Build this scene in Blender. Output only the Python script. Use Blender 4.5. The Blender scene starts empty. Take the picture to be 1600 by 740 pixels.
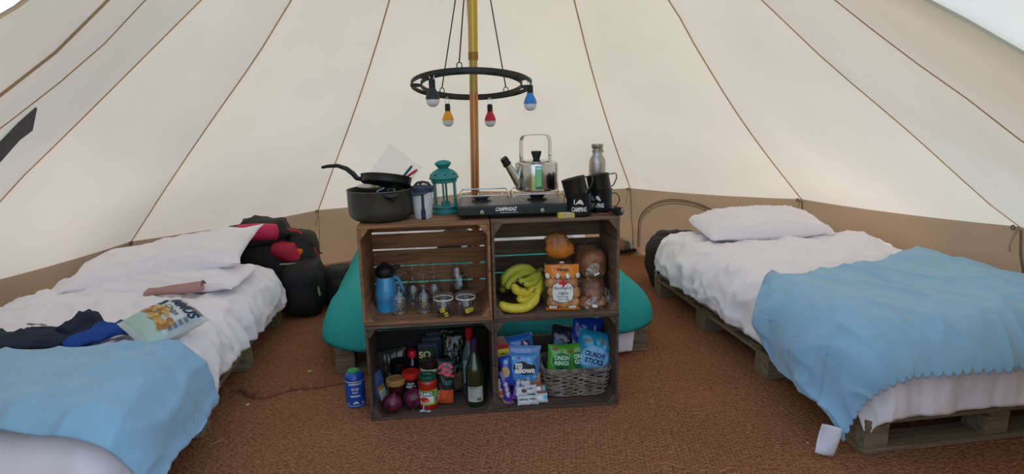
import bpy, bmesh, math, random
from math import sin, cos, pi, radians, sqrt, atan2, exp
from mathutils import Vector, Matrix, Euler, noise
from mathutils.bvhtree import BVHTree
random.seed(7)
scene = bpy.context.scene
COL = scene.collection
# ---------------- camera ----------------
F, PITCH, ROLL, CAMH = 1000.0, radians(11.9), radians(1.4), 1.312
cf = Vector((0, cos(PITCH), -sin(PITCH))); cu0 = Vector((0, sin(PITCH), cos(PITCH))); cr0 = Vector((1, 0, 0))
cr = cr0*cos(ROLL) - cu0*sin(ROLL); cu = cu0*cos(ROLL) + cr0*sin(ROLL)
cd = bpy.data.cameras.new('camera'); cam = bpy.data.objects.new('camera', cd); COL.objects.link(cam)
M3 = Matrix((cr, cu, -cf)).transposed()
cam.matrix_world = Matrix.Translation((0, 0, CAMH)) @ M3.to_4x4()
cd.sensor_width = 36; cd.sensor_fit = 'HORIZONTAL'; cd.lens = 36*F/1600; cd.clip_start = 0.05
scene.camera = cam
def ray(x, y): return cf + cr*((x-800)/F) - cu*((y-370)/F)
def at(x, y, z):
    d = ray(x, y); t = (z-CAMH)/d.z; return Vector((d.x*t, d.y*t, z))
# ---------------- world, sun, exposure ----------------
scene.view_settings.view_transform = 'Standard'; scene.view_settings.look = 'None'
scene.view_settings.gamma = 1; scene.view_settings.use_curve_mapping = False
scene.view_settings.exposure = 0.58
w = bpy.data.worlds.new('sky'); scene.world = w; w.use_nodes = True
nt = w.node_tree; nt.nodes.clear()
o = nt.nodes.new('ShaderNodeOutputWorld'); b = nt.nodes.new('ShaderNodeBackground')
tc = nt.nodes.new('ShaderNodeTexCoord'); sx = nt.nodes.new('ShaderNodeSeparateXYZ'); cr_ = nt.nodes.new('ShaderNodeValToRGB')
nt.links.new(tc.outputs['Generated'], sx.inputs[0]); nt.links.new(sx.outputs['Z'], cr_.inputs[0])
cr_.color_ramp.elements[0].color = (0.72, 0.84, 1.0, 1); cr_.color_ramp.elements[1].color = (0.44, 0.65, 1.0, 1)
nt.links.new(cr_.outputs[0], b.inputs[0]); b.inputs[1].default_value = 1.0
nt.links.new(b.outputs[0], o.inputs[0])
sd = bpy.data.lights.new('sun', 'SUN'); sun = bpy.data.objects.new('sun', sd); COL.objects.link(sun)
sd.energy = 3.4; sd.angle = radians(25); sd.color = (1, 0.93, 0.82)
sun.rotation_euler = (radians(-28), radians(12), 0); sun.location = (0, 6, 8)

# ---------------- helpers ----------------
def lin(c):
    return tuple((v/12.92 if v <= .04045 else ((v+.055)/1.055)**2.4) for v in [x/255 for x in c])
MATS = {}
def mat(name, col, rough=.6, metal=0, var=.0, vscale=8, bump=0, bscale=60, spec=.5, trans=0, ior=1.45, sheen=0, alpha=1, stretch=(1,1,1), col2=None, coat=0):
    if name in MATS: return MATS[name]
    m = bpy.data.materials.new(name); m.use_nodes = True; n = m.node_tree; p = n.nodes['Principled BSDF']
    c = lin(col); p.inputs['Base Color'].default_value = (*c, 1)
    p.inputs['Roughness'].default_value = rough; p.inputs['Metallic'].default_value = metal
    p.inputs['Specular IOR Level'].default_value = spec; p.inputs['IOR'].default_value = ior
    p.inputs['Transmission Weight'].default_value = trans; p.inputs['Alpha'].default_value = alpha
    p.inputs['Sheen Weight'].default_value = sheen; p.inputs['Coat Weight'].default_value = coat
    if var or bump:
        t = n.nodes.new('ShaderNodeTexCoord'); mp = n.nodes.new('ShaderNodeMapping'); mp.inputs['Scale'].default_value = stretch
        n.links.new(t.outputs['Object'], mp.inputs[0])
    if var:
        ns = n.nodes.new('ShaderNodeTexNoise'); ns.inputs['Scale'].default_value = vscale; ns.inputs['Detail'].default_value = 5
        n.links.new(mp.outputs[0], ns.inputs['Vector'])
        r = n.nodes.new('ShaderNodeValToRGB'); r.color_ramp.elements[0].position = .35; r.color_ramp.elements[1].position = .68
        c2 = lin(col2) if col2 else tuple(min(1, v*(1+var)) for v in c)
        r.color_ramp.elements[0].color = (*[v*(1-var) for v in c], 1); r.color_ramp.elements[1].color = (*c2, 1)
        n.links.new(ns.outputs[0], r.inputs[0]); n.links.new(r.outputs[0], p.inputs['Base Color'])
    if bump:
        n2 = n.nodes.new('ShaderNodeTexNoise'); n2.inputs['Scale'].default_value = bscale; n2.inputs['Detail'].default_value = 3
        n.links.new(mp.outputs[0], n2.inputs['Vector'])
        bp = n.nodes.new('ShaderNodeBump'); bp.inputs['Strength'].default_value = bump; bp.inputs['Distance'].default_value = .004
        n.links.new(n2.outputs[0], bp.inputs['Height']); n.links.new(bp.outputs[0], p.inputs['Normal'])
    MATS[name] = m; return m
def woodmat(name, dark, light, rnd=.35):
    m = bpy.data.materials.new(name); m.use_nodes = True; n = m.node_tree; p = n.nodes['Principled BSDF']
    t = n.nodes.new('ShaderNodeTexCoord'); mp = n.nodes.new('ShaderNodeMapping'); oi = n.nodes.new('ShaderNodeObjectInfo')
    mul = n.nodes.new('ShaderNodeMath'); mul.operation = 'MULTIPLY'; mul.inputs[1].default_value = 37.0
    n.links.new(oi.outputs['Random'], mul.inputs[0]); cmb = n.nodes.new('ShaderNodeCombineXYZ')
    for i in range(3): n.links.new(mul.outputs[0], cmb.inputs[i])
    n.links.new(t.outputs['Object'], mp.inputs[0]); n.links.new(cmb.outputs[0], mp.inputs['Location']); mp.inputs['Scale'].default_value = (2.2, 26, 26)
    ns = n.nodes.new('ShaderNodeTexNoise'); ns.inputs['Scale'].default_value = 1.6; ns.inputs['Detail'].default_value = 8; ns.inputs['Roughness'].default_value = .65; ns.inputs['Distortion'].default_value = .6
    n.links.new(mp.outputs[0], ns.inputs['Vector'])
    r = n.nodes.new('ShaderNodeValToRGB'); r.color_ramp.elements[0].position = .3; r.color_ramp.elements[1].position = .7
    r.color_ramp.elements[0].color = (*lin(dark), 1); r.color_ramp.elements[1].color = (*lin(light), 1)
    n.links.new(ns.outputs[0], r.inputs[0])
    hs = n.nodes.new('ShaderNodeHueSaturation'); ma = n.nodes.new('ShaderNodeMath'); ma.operation = 'MULTIPLY_ADD'; ma.inputs[1].default_value = rnd; ma.inputs[2].default_value = 1-rnd/2
    n.links.new(oi.outputs['Random'], ma.inputs[0]); n.links.new(ma.outputs[0], hs.inputs['Value']); n.links.new(r.outputs[0], hs.inputs['Color'])
    n.links.new(hs.outputs[0], p.inputs['Base Color']); p.inputs['Roughness'].default_value = .75; p.inputs['Specular IOR Level'].default_value = .25
    bp = n.nodes.new('ShaderNodeBump'); bp.inputs['Strength'].default_value = .35; bp.inputs['Distance'].default_value = .003
    n.links.new(ns.outputs[0], bp.inputs['Height']); n.links.new(bp.outputs[0], p.inputs['Normal'])
    return m
class MB:
    def __init__(s): s.v = []; s.f = []
    def add(s, v, f):
        k = len(s.v); s.v += [tuple(x) for x in v]; s.f += [tuple(i+k for i in q) for q in f]; return s
    def box(s, c, d, rot=None, taper=1):
        vs = []
        for z in (-1, 1):
            for y in (-1, 1):
                for x in (-1, 1):
                    k = taper if z > 0 else 1
                    p = Vector((x*d[0]/2*k, y*d[1]/2*k, z*d[2]/2))
                    if rot: p = Euler(rot).to_matrix() @ p
                    vs.append(p+Vector(c))
        return s.add(vs, [(0,2,3,1),(4,5,7,6),(0,1,5,4),(2,6,7,3),(0,4,6,2),(1,3,7,5)])
    def lathe(s, prof, n=32, c=(0,0,0), sx=1, sy=1, rot=None, caps=True):
        vs = []; fs = []; R = Euler(rot).to_matrix() if rot else None; c = Vector(c)
        for r, z in prof:
            for i in range(n):
                a = 2*pi*i/n; p = Vector((r*cos(a)*sx, r*sin(a)*sy, z))
                if R: p = R @ p
                vs.append(p+c)
        m = len(prof)
        for j in range(m-1):
            for i in range(n):
                k = (i+1) % n; fs.append((j*n+i, j*n+k, (j+1)*n+k, (j+1)*n+i))
        if caps:
            if prof[0][0] > 1e-4: fs.append(tuple(range(n-1, -1, -1)))
            if prof[-1][0] > 1e-4: fs.append(tuple((m-1)*n+i for i in range(n)))
        return s.add(vs, fs)
    def tube(s, pts, r, n=8, closed=False, flat=1, up=None):
        pts = [Vector(p) for p in pts]; m = len(pts); vs = []; fs = []
        rr = r if isinstance(r, (list, tuple)) else [r]*m
        prev = None
        for i, p in enumerate(pts):
            if closed: t = pts[(i+1) % m]-pts[i-1]
            else: t = pts[min(i+1, m-1)]-pts[max(i-1, 0)]
            if t.length < 1e-9: t = Vector((0,0,1))
            t.normalize()
            if prev is None:
                u = Vector(up) if up is not None else (Vector((0,0,1)) if abs(t.z) < .9 else Vector((1,0,0)))
                nx = (u-t*u.dot(t)).normalized()
            else:
                nx = prev-t*prev.dot(t)
                nx = nx.normalized() if nx.length > 1e-6 else t.orthogonal().normalized()
            prev = nx; by = t.cross(nx)
            for k in range(n):
                a = 2*pi*k/n; vs.append(p+nx*cos(a)*rr[i]*flat+by*sin(a)*rr[i])
        for j in range(m if closed else m-1):
            j2 = (j+1) % m
            for k in range(n):
                k2 = (k+1) % n; fs.append((j*n+k, j*n+k2, j2*n+k2, j2*n+k))
        if not closed:
            fs.append(tuple(range(n-1, -1, -1))); fs.append(tuple((m-1)*n+k for k in range(n)))
        return s.add(vs, fs)
    def prism(s, poly, h, c=(0,0,0), rot=None):   # poly in xy extruded z 0..h
        n = len(poly); R = Euler(rot).to_matrix() if rot else Matrix.Identity(3); c = Vector(c)
        vs = [R @ Vector((x, y, 0))+c for x, y in poly]+[R @ Vector((x, y, h))+c for x, y in poly]
        return s.add(vs, [tuple(range(n-1, -1, -1)), tuple(range(n, 2*n))]+[(i, (i+1) % n, n+(i+1) % n, n+i) for i in range(n)])
    def grid(s, fn, nu, nv, wrap=False):
        vs = [fn(i/(nu-1), j/(nv-1)) for j in range(nv) for i in range(nu)]
        fs = [(j*nu+i, j*nu+i+1, (j+1)*nu+i+1, (j+1)*nu+i) for j in range(nv-1) for i in range(nu-1)]
        return s.add(vs, fs)
    def build(s, name, m, parent=None, smooth=True, loc=None, rot=None, bevel=0, solid=0, seg=2, recalc=True, ang=40):
        me = bpy.data.meshes.new(name); me.from_pydata(s.v, [], s.f); me.validate()
        if recalc:
            bm = bmesh.new(); bm.from_mesh(me); bmesh.ops.recalc_face_normals(bm, faces=bm.faces); bm.to_mesh(me); bm.free()
        if smooth:
            for p in me.polygons: p.use_smooth = True
            me.set_sharp_from_angle(angle=radians(ang))
        me.materials.append(m)
        o = bpy.data.objects.new(name, me); COL.objects.link(o)
        if parent: o.parent = parent
        if loc is not None: o.location = loc
        if rot is not None: o.rotation_euler = rot
        if bevel:
            b = o.modifiers.new('bevel', 'BEVEL'); b.width = bevel; b.segments = seg; b.limit_method = 'ANGLE'
        if solid:
            b = o.modifiers.new('solid', 'SOLIDIFY'); b.thickness = solid; b.offset = 0
        return o
def tag(o, label=None, cat=None, group=None, kind=None):
    if label: o['label'] = label
    if cat: o['category'] = cat
    if group: o['group'] = group
    if kind: o['kind'] = kind
    return o
def thing(name, label, cat, loc=(0,0,0), rot=(0,0,0), group=None):
    o = bpy.data.objects.new(name, None); o.empty_display_size = .05; COL.objects.link(o); o.location = loc
    o.rotation_euler = rot if isinstance(rot, (tuple, list)) else (0, 0, rot)
    return tag(o, label, cat, group)
def structure(name):
    o = bpy.data.objects.new(name, None); COL.objects.link(o); o['kind'] = 'structure'; return o
def dup(root, loc=None, rot=None, label=None, parent=None):
    r = root.copy(); COL.objects.link(r)
    if loc is not None: r.location = loc
    if rot is not None: r.rotation_euler = rot
    if label: r['label'] = label
    if parent: r.parent = parent
    for ch in list(root.children):
        dup(ch, parent=r)
    return r
TXT = {}
ILLEGIBLE = {'ORGANIC COFFEE', 'RED LENTILS', 'ORGANIC', 'ORGANIC PASTA', 'NESCAFE', 'Pinot Grigio', 'KIND', 'OAT', 'BAR', 'BARS', 'TEA', 'Dairy Milk', '40'}
def text_geo(s, size, bold=.0, width=None, shear=0):
    if s in ILLEGIBLE:      # print too small to read in the photo: a row of short strokes
        n_ = max(4, len(s)); W_ = (width or size*.55*n_); vs, fs = [], []
        for i in range(n_):
            x0 = -W_/2+W_*i/n_; h_ = size*(.22+.14*((i*7) % 3)); x1 = x0+W_/n_*.62; k = len(vs)
            vs += [(x0, -h_), (x1, -h_), (x1, h_), (x0, h_)]; fs.append((k, k+1, k+2, k+3))
        return vs, fs
    cu_ = bpy.data.curves.new('t', 'FONT'); cu_.body = s; cu_.size = size; cu_.align_x = 'CENTER'; cu_.align_y = 'CENTER'; cu_.offset = bold; cu_.shear = shear; cu_.resolution_u = 3
    o = bpy.data.objects.new('t', cu_); COL.objects.link(o); bpy.context.view_layer.update()
    me = bpy.data.meshes.new_from_object(o); bpy.data.objects.remove(o); bpy.data.curves.remove(cu_)
    bm = bmesh.new(); bm.from_mesh(me); bmesh.ops.triangulate(bm, faces=bm.faces)
    for _ in range(2):
        es = [e for e in bm.edges if e.calc_length() > size*.25]
        if es: bmesh.ops.subdivide_edges(bm, edges=es, cuts=1); bmesh.ops.triangulate(bm, faces=bm.faces)
    bm.verts.index_update()
    vs = [(v.co.x, v.co.y) for v in bm.verts]; fs = [tuple(v.index for v in f.verts) for f in bm.faces]
    bm.free(); bpy.data.meshes.remove(me)
    if width and vs:
        mx = max(abs(v[0]) for v in vs) or 1
        k = width/2/mx; vs = [(x*k, y) for x, y in vs]
    return vs, fs
def print_text(parent, name, s, size, m, fmap, bold=0, width=None, off=(0,0), ang=0, shear=0):
    vs, fs = text_geo(s, size, bold, width, shear); ca, sa = cos(ang), sin(ang)
    mb = MB(); mb.add([fmap(x*ca-y*sa+off[0], x*sa+y*ca+off[1]) for x, y in vs], fs)
    return mb.build(name, m, parent, smooth=False, recalc=False)
def print_patch(parent, name, poly, m, fmap, lift=0):
    """filled star-shaped patch given by outline points (x,y)"""
    cx = sum(p[0] for p in poly)/len(poly); cy = sum(p[1] for p in poly)/len(poly); K = 6; n = len(poly)
    vs = [fmap(cx, cy)]; fs = []
    for k in range(1, K+1):
        for x, y in poly: vs.append(fmap(cx+(x-cx)*k/K, cy+(y-cy)*k/K))
    for i in range(n): fs.append((0, 1+i, 1+(i+1) % n))
    for k in range(K-1):
        a = 1+k*n; b_ = a+n
        for i in range(n): j = (i+1) % n; fs.append((a+i, b_+i, b_+j, a+j))
    return MB().add(vs, fs).build(name, m, parent, smooth=True, recalc=False)
def ell(cx, cy, rx, ry, n=24): return [(cx+rx*cos(2*pi*i/n), cy+ry*sin(2*pi*i/n)) for i in range(n)]
def rect(x0, y0, x1, y1, k=6):
    P = []
    for a, b_ in (((x0,y0),(x1,y0)),((x1,y0),(x1,y1)),((x1,y1),(x0,y1)),((x0,y1),(x0,y0))):
        for i in range(k): t = i/k; P.append((a[0]+(b_[0]-a[0])*t, a[1]+(b_[1]-a[1])*t))
    return P
def cylmap(r, z0, a0=0, eps=.0008):      # label on a cylinder around z; x=0 faces -y turned by a0
    def f(x, y):
        a = -pi/2+a0+x/r; return ((r+eps)*cos(a), (r+eps)*sin(a), z0+y)
    return f
def flatmap(origin, ux, uy, eps=.0008):
    o_, ux, uy = Vector(origin), Vector(ux), Vector(uy); nrm = ux.cross(uy).normalized()
    return lambda x, y: tuple(o_+ux*x+uy*y+nrm*eps)
def fbm(x, y, z=0, o=3):
    return noise.fractal(Vector((x, y, z)), 1.0, 2.0, o)

# ---------------- materials ----------------
WHITE_PRINT = mat('white_print', (225,225,222), .5); BLACK_PRINT = mat('black_print', (20,20,24), .5); YELLOW_PRINT = mat('yellow_print', (232,205,50), .5)
NAVY_PRINT = mat('navy_print', (28,36,84), .5); RED_PRINT = mat('red_print', (200,32,36), .5); GREEN_PRINT = mat('green_print', (20,110,62), .5)
STEEL = mat('steel', (205,203,198), .16, 1); STEEL_SATIN = mat('satin_steel', (178,172,165), .34, 1); CHROME = mat('chrome_wire', (200,200,200), .22, 1)
BLACK_PLASTIC = mat('black_plastic', (24,25,27), .45); BLACK_ENAMEL = mat('black_enamel', (27,28,29), .28, spec=.5)
COTTON = mat('white_cotton', (232,229,233), .9, spec=.15, bump=.25, bscale=25)
def canvas_mat(name, col, tcol, mix):
    m = bpy.data.materials.new(name); m.use_nodes = True; n = m.node_tree; n.nodes.clear()
    out = n.nodes.new('ShaderNodeOutputMaterial'); d = n.nodes.new('ShaderNodeBsdfDiffuse'); t = n.nodes.new('ShaderNodeBsdfTranslucent'); mx = n.nodes.new('ShaderNodeMixShader')
    tcn = n.nodes.new('ShaderNodeTexCoord'); ns = n.nodes.new('ShaderNodeTexNoise'); ns.inputs['Scale'].default_value = 1.3; ns.inputs['Detail'].default_value = 6
    n.links.new(tcn.outputs['Object'], ns.inputs['Vector'])
    for sh, c in ((d, col), (t, tcol)):
        r = n.nodes.new('ShaderNodeValToRGB'); c = lin(c); r.color_ramp.elements[0].position = .3; r.color_ramp.elements[1].position = .7
        r.color_ramp.elements[0].color = (*[v*.93 for v in c], 1); r.color_ramp.elements[1].color = (*[min(1, v*1.04) for v in c], 1)
        n.links.new(ns.outputs[0], r.inputs[0]); n.links.new(r.outputs[0], sh.inputs[0])
    mx.inputs[0].default_value = mix; n.links.new(d.outputs[0], mx.inputs[1]); n.links.new(t.outputs[0], mx.inputs[2])
    bn = n.nodes.new('ShaderNodeTexNoise'); bn.inputs['Scale'].default_value = 3.0; bn.inputs['Detail'].default_value = 4
    n.links.new(tcn.outputs['Object'], bn.inputs['Vector'])
    bp = n.nodes.new('ShaderNodeBump'); bp.inputs['Strength'].default_value = .25; bp.inputs['Distance'].default_value = .03
    n.links.new(bn.outputs[0], bp.inputs['Height']); n.links.new(bp.outputs[0], d.inputs['Normal'])
    n.links.new(mx.outputs[0], out.inputs[0]); return m
CANVAS = canvas_mat('cream_canvas', (230,219,205), (244,230,213), .235)
WALLC = canvas_mat('brown_groundwall', (170,144,120), (180,146,118), .2)
TAPE = canvas_mat('seam_tape', (186,170,150), (222,202,178), .85)
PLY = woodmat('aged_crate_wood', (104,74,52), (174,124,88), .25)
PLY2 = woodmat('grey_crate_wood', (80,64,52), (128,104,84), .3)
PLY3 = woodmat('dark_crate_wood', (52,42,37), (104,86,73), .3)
PALLET = woodmat('pallet_wood', (96,84,66), (148,134,106), .3)

# ---------------- ground outside and floor ----------------
bm_ = MB(); bm_.lathe([(0, -.03), (30, -.03)], 48, (0, 2, 0), caps=False)
tag(bm_.build('ground', mat('grass', (92,120,52), .9, var=.4, vscale=3), smooth=False), kind='structure')
CEN = Vector((-.185, 2.98, 0))
def circ(r, z, n=72): return [(CEN.x+r*sin(2*pi*i/n), CEN.y+r*cos(2*pi*i/n), z) for i in range(n)]
gs = MB()
gs.add(circ(2.86, .0)+circ(2.86, -.028), [tuple(range(71, -1, -1)), tuple(range(72, 144))]+[(i, (i+1) % 72, 72+(i+1) % 72, 72+i) for i in range(72)])
tag(gs.build('trim_1', mat('groundsheet', (176,142,104), .7, var=.1), smooth=False, loc=(0,0,-.004)), kind='structure')
fm = bpy.data.materials.new('coir_mat'); fm.use_nodes = True; n = fm.node_tree; p = n.nodes['Principled BSDF']
t = n.nodes.new('ShaderNodeTexCoord'); mp = n.nodes.new('ShaderNodeMapping'); mp.inputs['Rotation'].default_value = (0, 0, radians(6))
n.links.new(t.outputs['Object'], mp.inputs[0])
nz = n.nodes.new('ShaderNodeTexNoise'); nz.inputs['Scale'].default_value = 60; nz.inputs['Detail'].default_value = 4
nl = n.nodes.new('ShaderNodeTexNoise'); nl.inputs['Scale'].default_value = 1.6; nl.inputs['Detail'].default_value = 5
br = n.nodes.new('ShaderNodeTexBrick'); br.inputs['Scale'].default_value = 22; br.inputs['Mortar Size'].default_value = .045; br.inputs['Mortar Smooth'].default_value = .9
br.inputs['Brick Width'].default_value = .7; br.inputs['Row Height'].default_value = .26; br.inputs['Color1'].default_value = (1,1,1,1); br.inputs['Color2'].default_value = (.62,.62,.62,1); br.inputs['Mortar'].default_value = (0,0,0,1)
dv = n.nodes.new('ShaderNodeVectorMath'); dv.operation = 'MULTIPLY_ADD'; dv.inputs[1].default_value = (.02,.02,0)
n.links.new(nz.outputs['Color'], dv.inputs[0]); n.links.new(mp.outputs[0], dv.inputs[2]); n.links.new(dv.outputs[0], br.inputs['Vector'])
for q in (nz, nl): n.links.new(mp.outputs[0], q.inputs['Vector'])
rp = n.nodes.new('ShaderNodeValToRGB'); rp.color_ramp.elements[0].color = (*lin((90,54,38)), 1); rp.color_ramp.elements[1].color = (*lin((210,146,104)), 1)
ad = n.nodes.new('ShaderNodeMath'); ad.operation = 'MULTIPLY_ADD'; ad.inputs[1].default_value = .34
n.links.new(br.outputs['Color'], ad.inputs[0]); n.links.new(nz.outputs[0], ad.inputs[2])
ad2 = n.nodes.new('ShaderNodeMath'); ad2.operation = 'MULTIPLY_ADD'; ad2.inputs[1].default_value = .45; ad2.inputs[2].default_value = -.42
n.links.new(nl.outputs[0], ad2.inputs[0]); ad3 = n.nodes.new('ShaderNodeMath'); n.links.new(ad.outputs[0], ad3.inputs[0]); n.links.new(ad2.outputs[0], ad3.inputs[1])
n.links.new(ad3.outputs[0], rp.inputs[0]); n.links.new(rp.outputs[0], p.inputs['Base Color']); p.inputs['Roughness'].default_value = .95; p.inputs['Specular IOR Level'].default_value = .1
bp = n.nodes.new('ShaderNodeBump'); bp.inputs['Strength'].default_value = 1.0; bp.inputs['Distance'].default_value = .02
n.links.new(ad.outputs[0], bp.inputs['Height']); n.links.new(bp.outputs[0], p.inputs['Normal'])
COIR = fm
fl = MB(); fl.add(circ(2.66, 0)+circ(2.66, -.006), [tuple(range(71, -1, -1)), tuple(range(72, 144))]+[(i, (i+1) % 72, 72+(i+1) % 72, 72+i) for i in range(72)])
floor = tag(fl.build('floor', COIR, smooth=False, loc=(0,0,0)), kind='structure')

# ---------------- tent: roof panels, seams, walls ----------------
APEX = Vector((-.125, 2.98, 2.86))
SEAMS = {  # azimuth from straight back: (radius, height) measured along each seam, last = wall corner
 -160: [(1.2,1.97),(1.62,1.74),(1.906,1.514),(1.99,1.46),(2.7,1.0)],
 -150: [(1.1,1.95),(1.55,1.584),(1.667,1.473),(1.81,1.352),(2.65,.9)],
 -120: [(.9,1.99),(1.236,1.699),(1.449,1.482),(2.0,1.05),(2.62,.62)],
 -91: [(.85,2.03),(1.145,1.79),(1.509,1.486),(1.837,1.213),(2.174,.93),(2.605,.47)],
 -63.6: [(.75,2.09),(1.008,1.853),(1.294,1.586),(1.698,1.253),(2.15,.87),(2.6,.473)],
 -32.4: [(.6,2.12),(.845,1.882),(1.114,1.633),(1.601,1.24),(2.1,.87),(2.608,.485)],
 -2.5: [(.7,2.2),(1.0,1.9),(1.3,1.66),(1.7,1.29),(2.15,.92),(2.6,.556)],
 27: [(.9,2.25),(1.348,1.928),(1.424,1.802),(1.728,1.431),(2.15,1.0),(2.605,.586)],
 57.6: [(.85,2.16),(1.266,1.839),(1.478,1.61),(1.864,1.224),(2.2,.93),(2.601,.607)],
 90.2: [(.85,2.12),(1.314,1.731),(1.617,1.464),(2.023,1.14),(2.485,.755),(2.602,.675)],
 120: [(1.0,2.02),(1.479,1.623),(1.667,1.457),(1.888,1.28),(2.029,1.158),(2.6,.72)],
 150: [(1.2,1.99),(1.6,1.72),(1.975,1.486),(2.062,1.43),(2.136,1.375),(2.65,1.08)],
}
NS = 18
def resample(az):
    a = radians(az); d = Vector((sin(a), cos(a), 0))
    P = [APEX+d*.03]+[CEN+d*r+Vector((0,0,z)) for r, z in SEAMS[az]]
    # catmull-rom with chord lengths
    Q = [P[0]*2-P[1]]+P+[P[-1]*2-P[-2]]; out = []
    for i in range(1, len(Q)-2):
        for k in range(12):
            t = k/12; p0, p1, p2, p3 = Q[i-1], Q[i], Q[i+1], Q[i+2]
            m1 = (p2-p0)*.5; m2 = (p3-p1)*.5
            L1 = (p2-p1).length; m1 = m1.normalized()*L1; m2 = m2.normalized()*L1
            out.append(p1*(2*t**3-3*t*t+1)+m1*(t**3-2*t*t+t)+p2*(-2*t**3+3*t*t)+m2*(t**3-t*t))
    out.append(P[-1]); L = [0]
    for i in range(1, len(out)): L.append(L[-1]+(out[i]-out[i-1]).length)
    res = []; j = 0
    for k in range(NS+1):
        s = L[-1]*k/NS
        while j < len(L)-2 and L[j+1] < s: j += 1
        u = (s-L[j])/max(1e-9, L[j+1]-L[j]); res.append(out[j].lerp(out[j+1], min(1, u)))
    return res
SP = {az: resample(az) for az in SEAMS}
AZ = sorted(SEAMS)
ceiling = structure('ceiling')
allv, allf = [], []
for a0, a1 in zip(AZ[:-1], AZ[1:]):
    A, B = SP[a0], SP[a1]; NB = 9
    def fn(u, v, A=A, B=B):
        k = v*NS; i = min(NS-1, int(k)); f = k-i
        p = A[i].lerp(A[i+1], f).lerp(B[i].lerp(B[i+1], f), u)
        sag = 4*u*(1-u)*v*.018
        q = p+(Vector((CEN.x, CEN.y, p.z))-p).normalized()*sag
        q.z -= sag*.5
        return q
    mb = MB().grid(fn, NB, NS+1)
    k = len(allv); allv += [Vector(x) for x in mb.v]; allf += [tuple(i+k for i in q) for q in mb.f]
    mb.build('canvas_panel', CANVAS, ceiling, recalc=False)
for az in AZ:
    pts = [p+(Vector((CEN.x, CEN.y, p.z-.3))-p).normalized()*.006 for p in SP[az]]
    rr = .005 if abs(az) < 130 else (.008 if az < 0 else .014)
    MB().tube(pts, rr, 6, flat=.4).build('seam', TAPE if az < 130 else mat('door_hem_tape', (176,166,150), .9), ceiling)
fl_ = MB().grid(lambda u, v: SP[150][int(round(v*NS))]+Vector((.80,-.12,.50))*u*(.25+.75*v)+Vector((0,0,-.05*sin(pi*u))), 9, NS+1)
fl_.build('door_flap', CANVAS, ceiling, recalc=False)
ROOF = BVHTree.FromPolygons(allv, allf)
def roofhit(x, y):
    h = ROOF.ray_cast(Vector((0,0,CAMH)), ray(x, y).normalized()); return h[0]
# walls
walls = {'wall_left': structure('wall_left'), 'wall_back': structure('wall_back'), 'wall_right': structure('wall_right')}
def wallof(a): return walls['wall_left' if a < -33 else ('wall_back' if a < 26 else 'wall_right')]
def wallpt(a0, a1, u, v):
    A, B = SP[a0][-1], SP[a1][-1]
    top = A.lerp(B, u); top.z -= 4*u*(1-u)*.012
    ra = radians(a0+(a1-a0)*u); d = Vector((sin(ra), cos(ra), 0)); bot = CEN+d*2.73+Vector((0,0,-.004))
    p = bot.lerp(top, v)
    e = min(u, 1-u)
    p += d*(.034*fbm(a0*.3+u*3, v*2.2, 3)+.012*sin(e*60)*exp(-e*9)*(1-v*.3))*sin(pi*min(1, v*1.0))**.5 if 0 < v < 1 else Vector()
    return p
for a0, a1 in zip(AZ[:-1], AZ[1:]):
    MB().grid(lambda u, v: wallpt(a0, a1, u, v), 25, 13).build('wall_panel', WALLC, wallof(a0), recalc=False)
    if -95 < a0 < 95:
        par = wallof(a0)
        pts = [wallpt(a0, a1, 0.0, v) for v in (.98,.8,.6,.4,.2,.02)]
        pts = [q+(Vector((CEN.x,CEN.y,q.z))-q).normalized()*.004 for q in pts]
        MB().tube(pts, .008, 6, flat=.35).build('wall_seam', mat('wall_tape', (140,114,86), .9), par)
        q = SP[a0][-1]; inn = (Vector((CEN.x,CEN.y,q.z))-q).normalized(); side = inn.cross(Vector((0,0,1)))
        ring_ = [q+inn*.025+side*(.011*cos(t_)+.016)+Vector((0,0,.010*sin(t_)-.006)) for t_ in [2*pi*k/14 for k in range(14)]]
        MB().tube(ring_, .0035, 6, closed=True).build('hook', mat('dark_hook', (96,80,68), .5), par)
        st = [q+inn*.01+Vector((0,0,.0)), q+inn*.022+side*.012+Vector((0,0,-.05)), q+inn*.02+side*.03+Vector((0,0,-.10)), q+inn*.012+side*.03+Vector((0,0,-.13))]
        MB().tube(st, .006, 6, flat=.5).build('tie_strap', mat('tie', (176,150,122), .9), par)
# half-moon window zips on the low wall
def zip_arc(a0, a1, u0, u1, vb, vt, par):
    for off in (0, .02, .045):
        pts = []
        for k in range(25):
            t = pi*k/24; u = (u0+u1)/2-(u1-u0-off*.6)/2*cos(t); v = vb+(vt-off*1.3-vb)*sin(t)**.6
            q = wallpt(a0, a1, u, v); pts.append(q+(Vector((CEN.x,CEN.y,q.z))-q).normalized()*.006)
        MB().tube(pts, .004 if off else .007, 5, flat=.5).build('window_zip', mat('zip_tape', (132,106,84), .9), par)
zip_arc(27, 57.6, .03, .62, .12, .9, walls['wall_right'])
zip_arc(-63.6, -32.4, .42, .98, .1, .82, walls['wall_left'])
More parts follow.
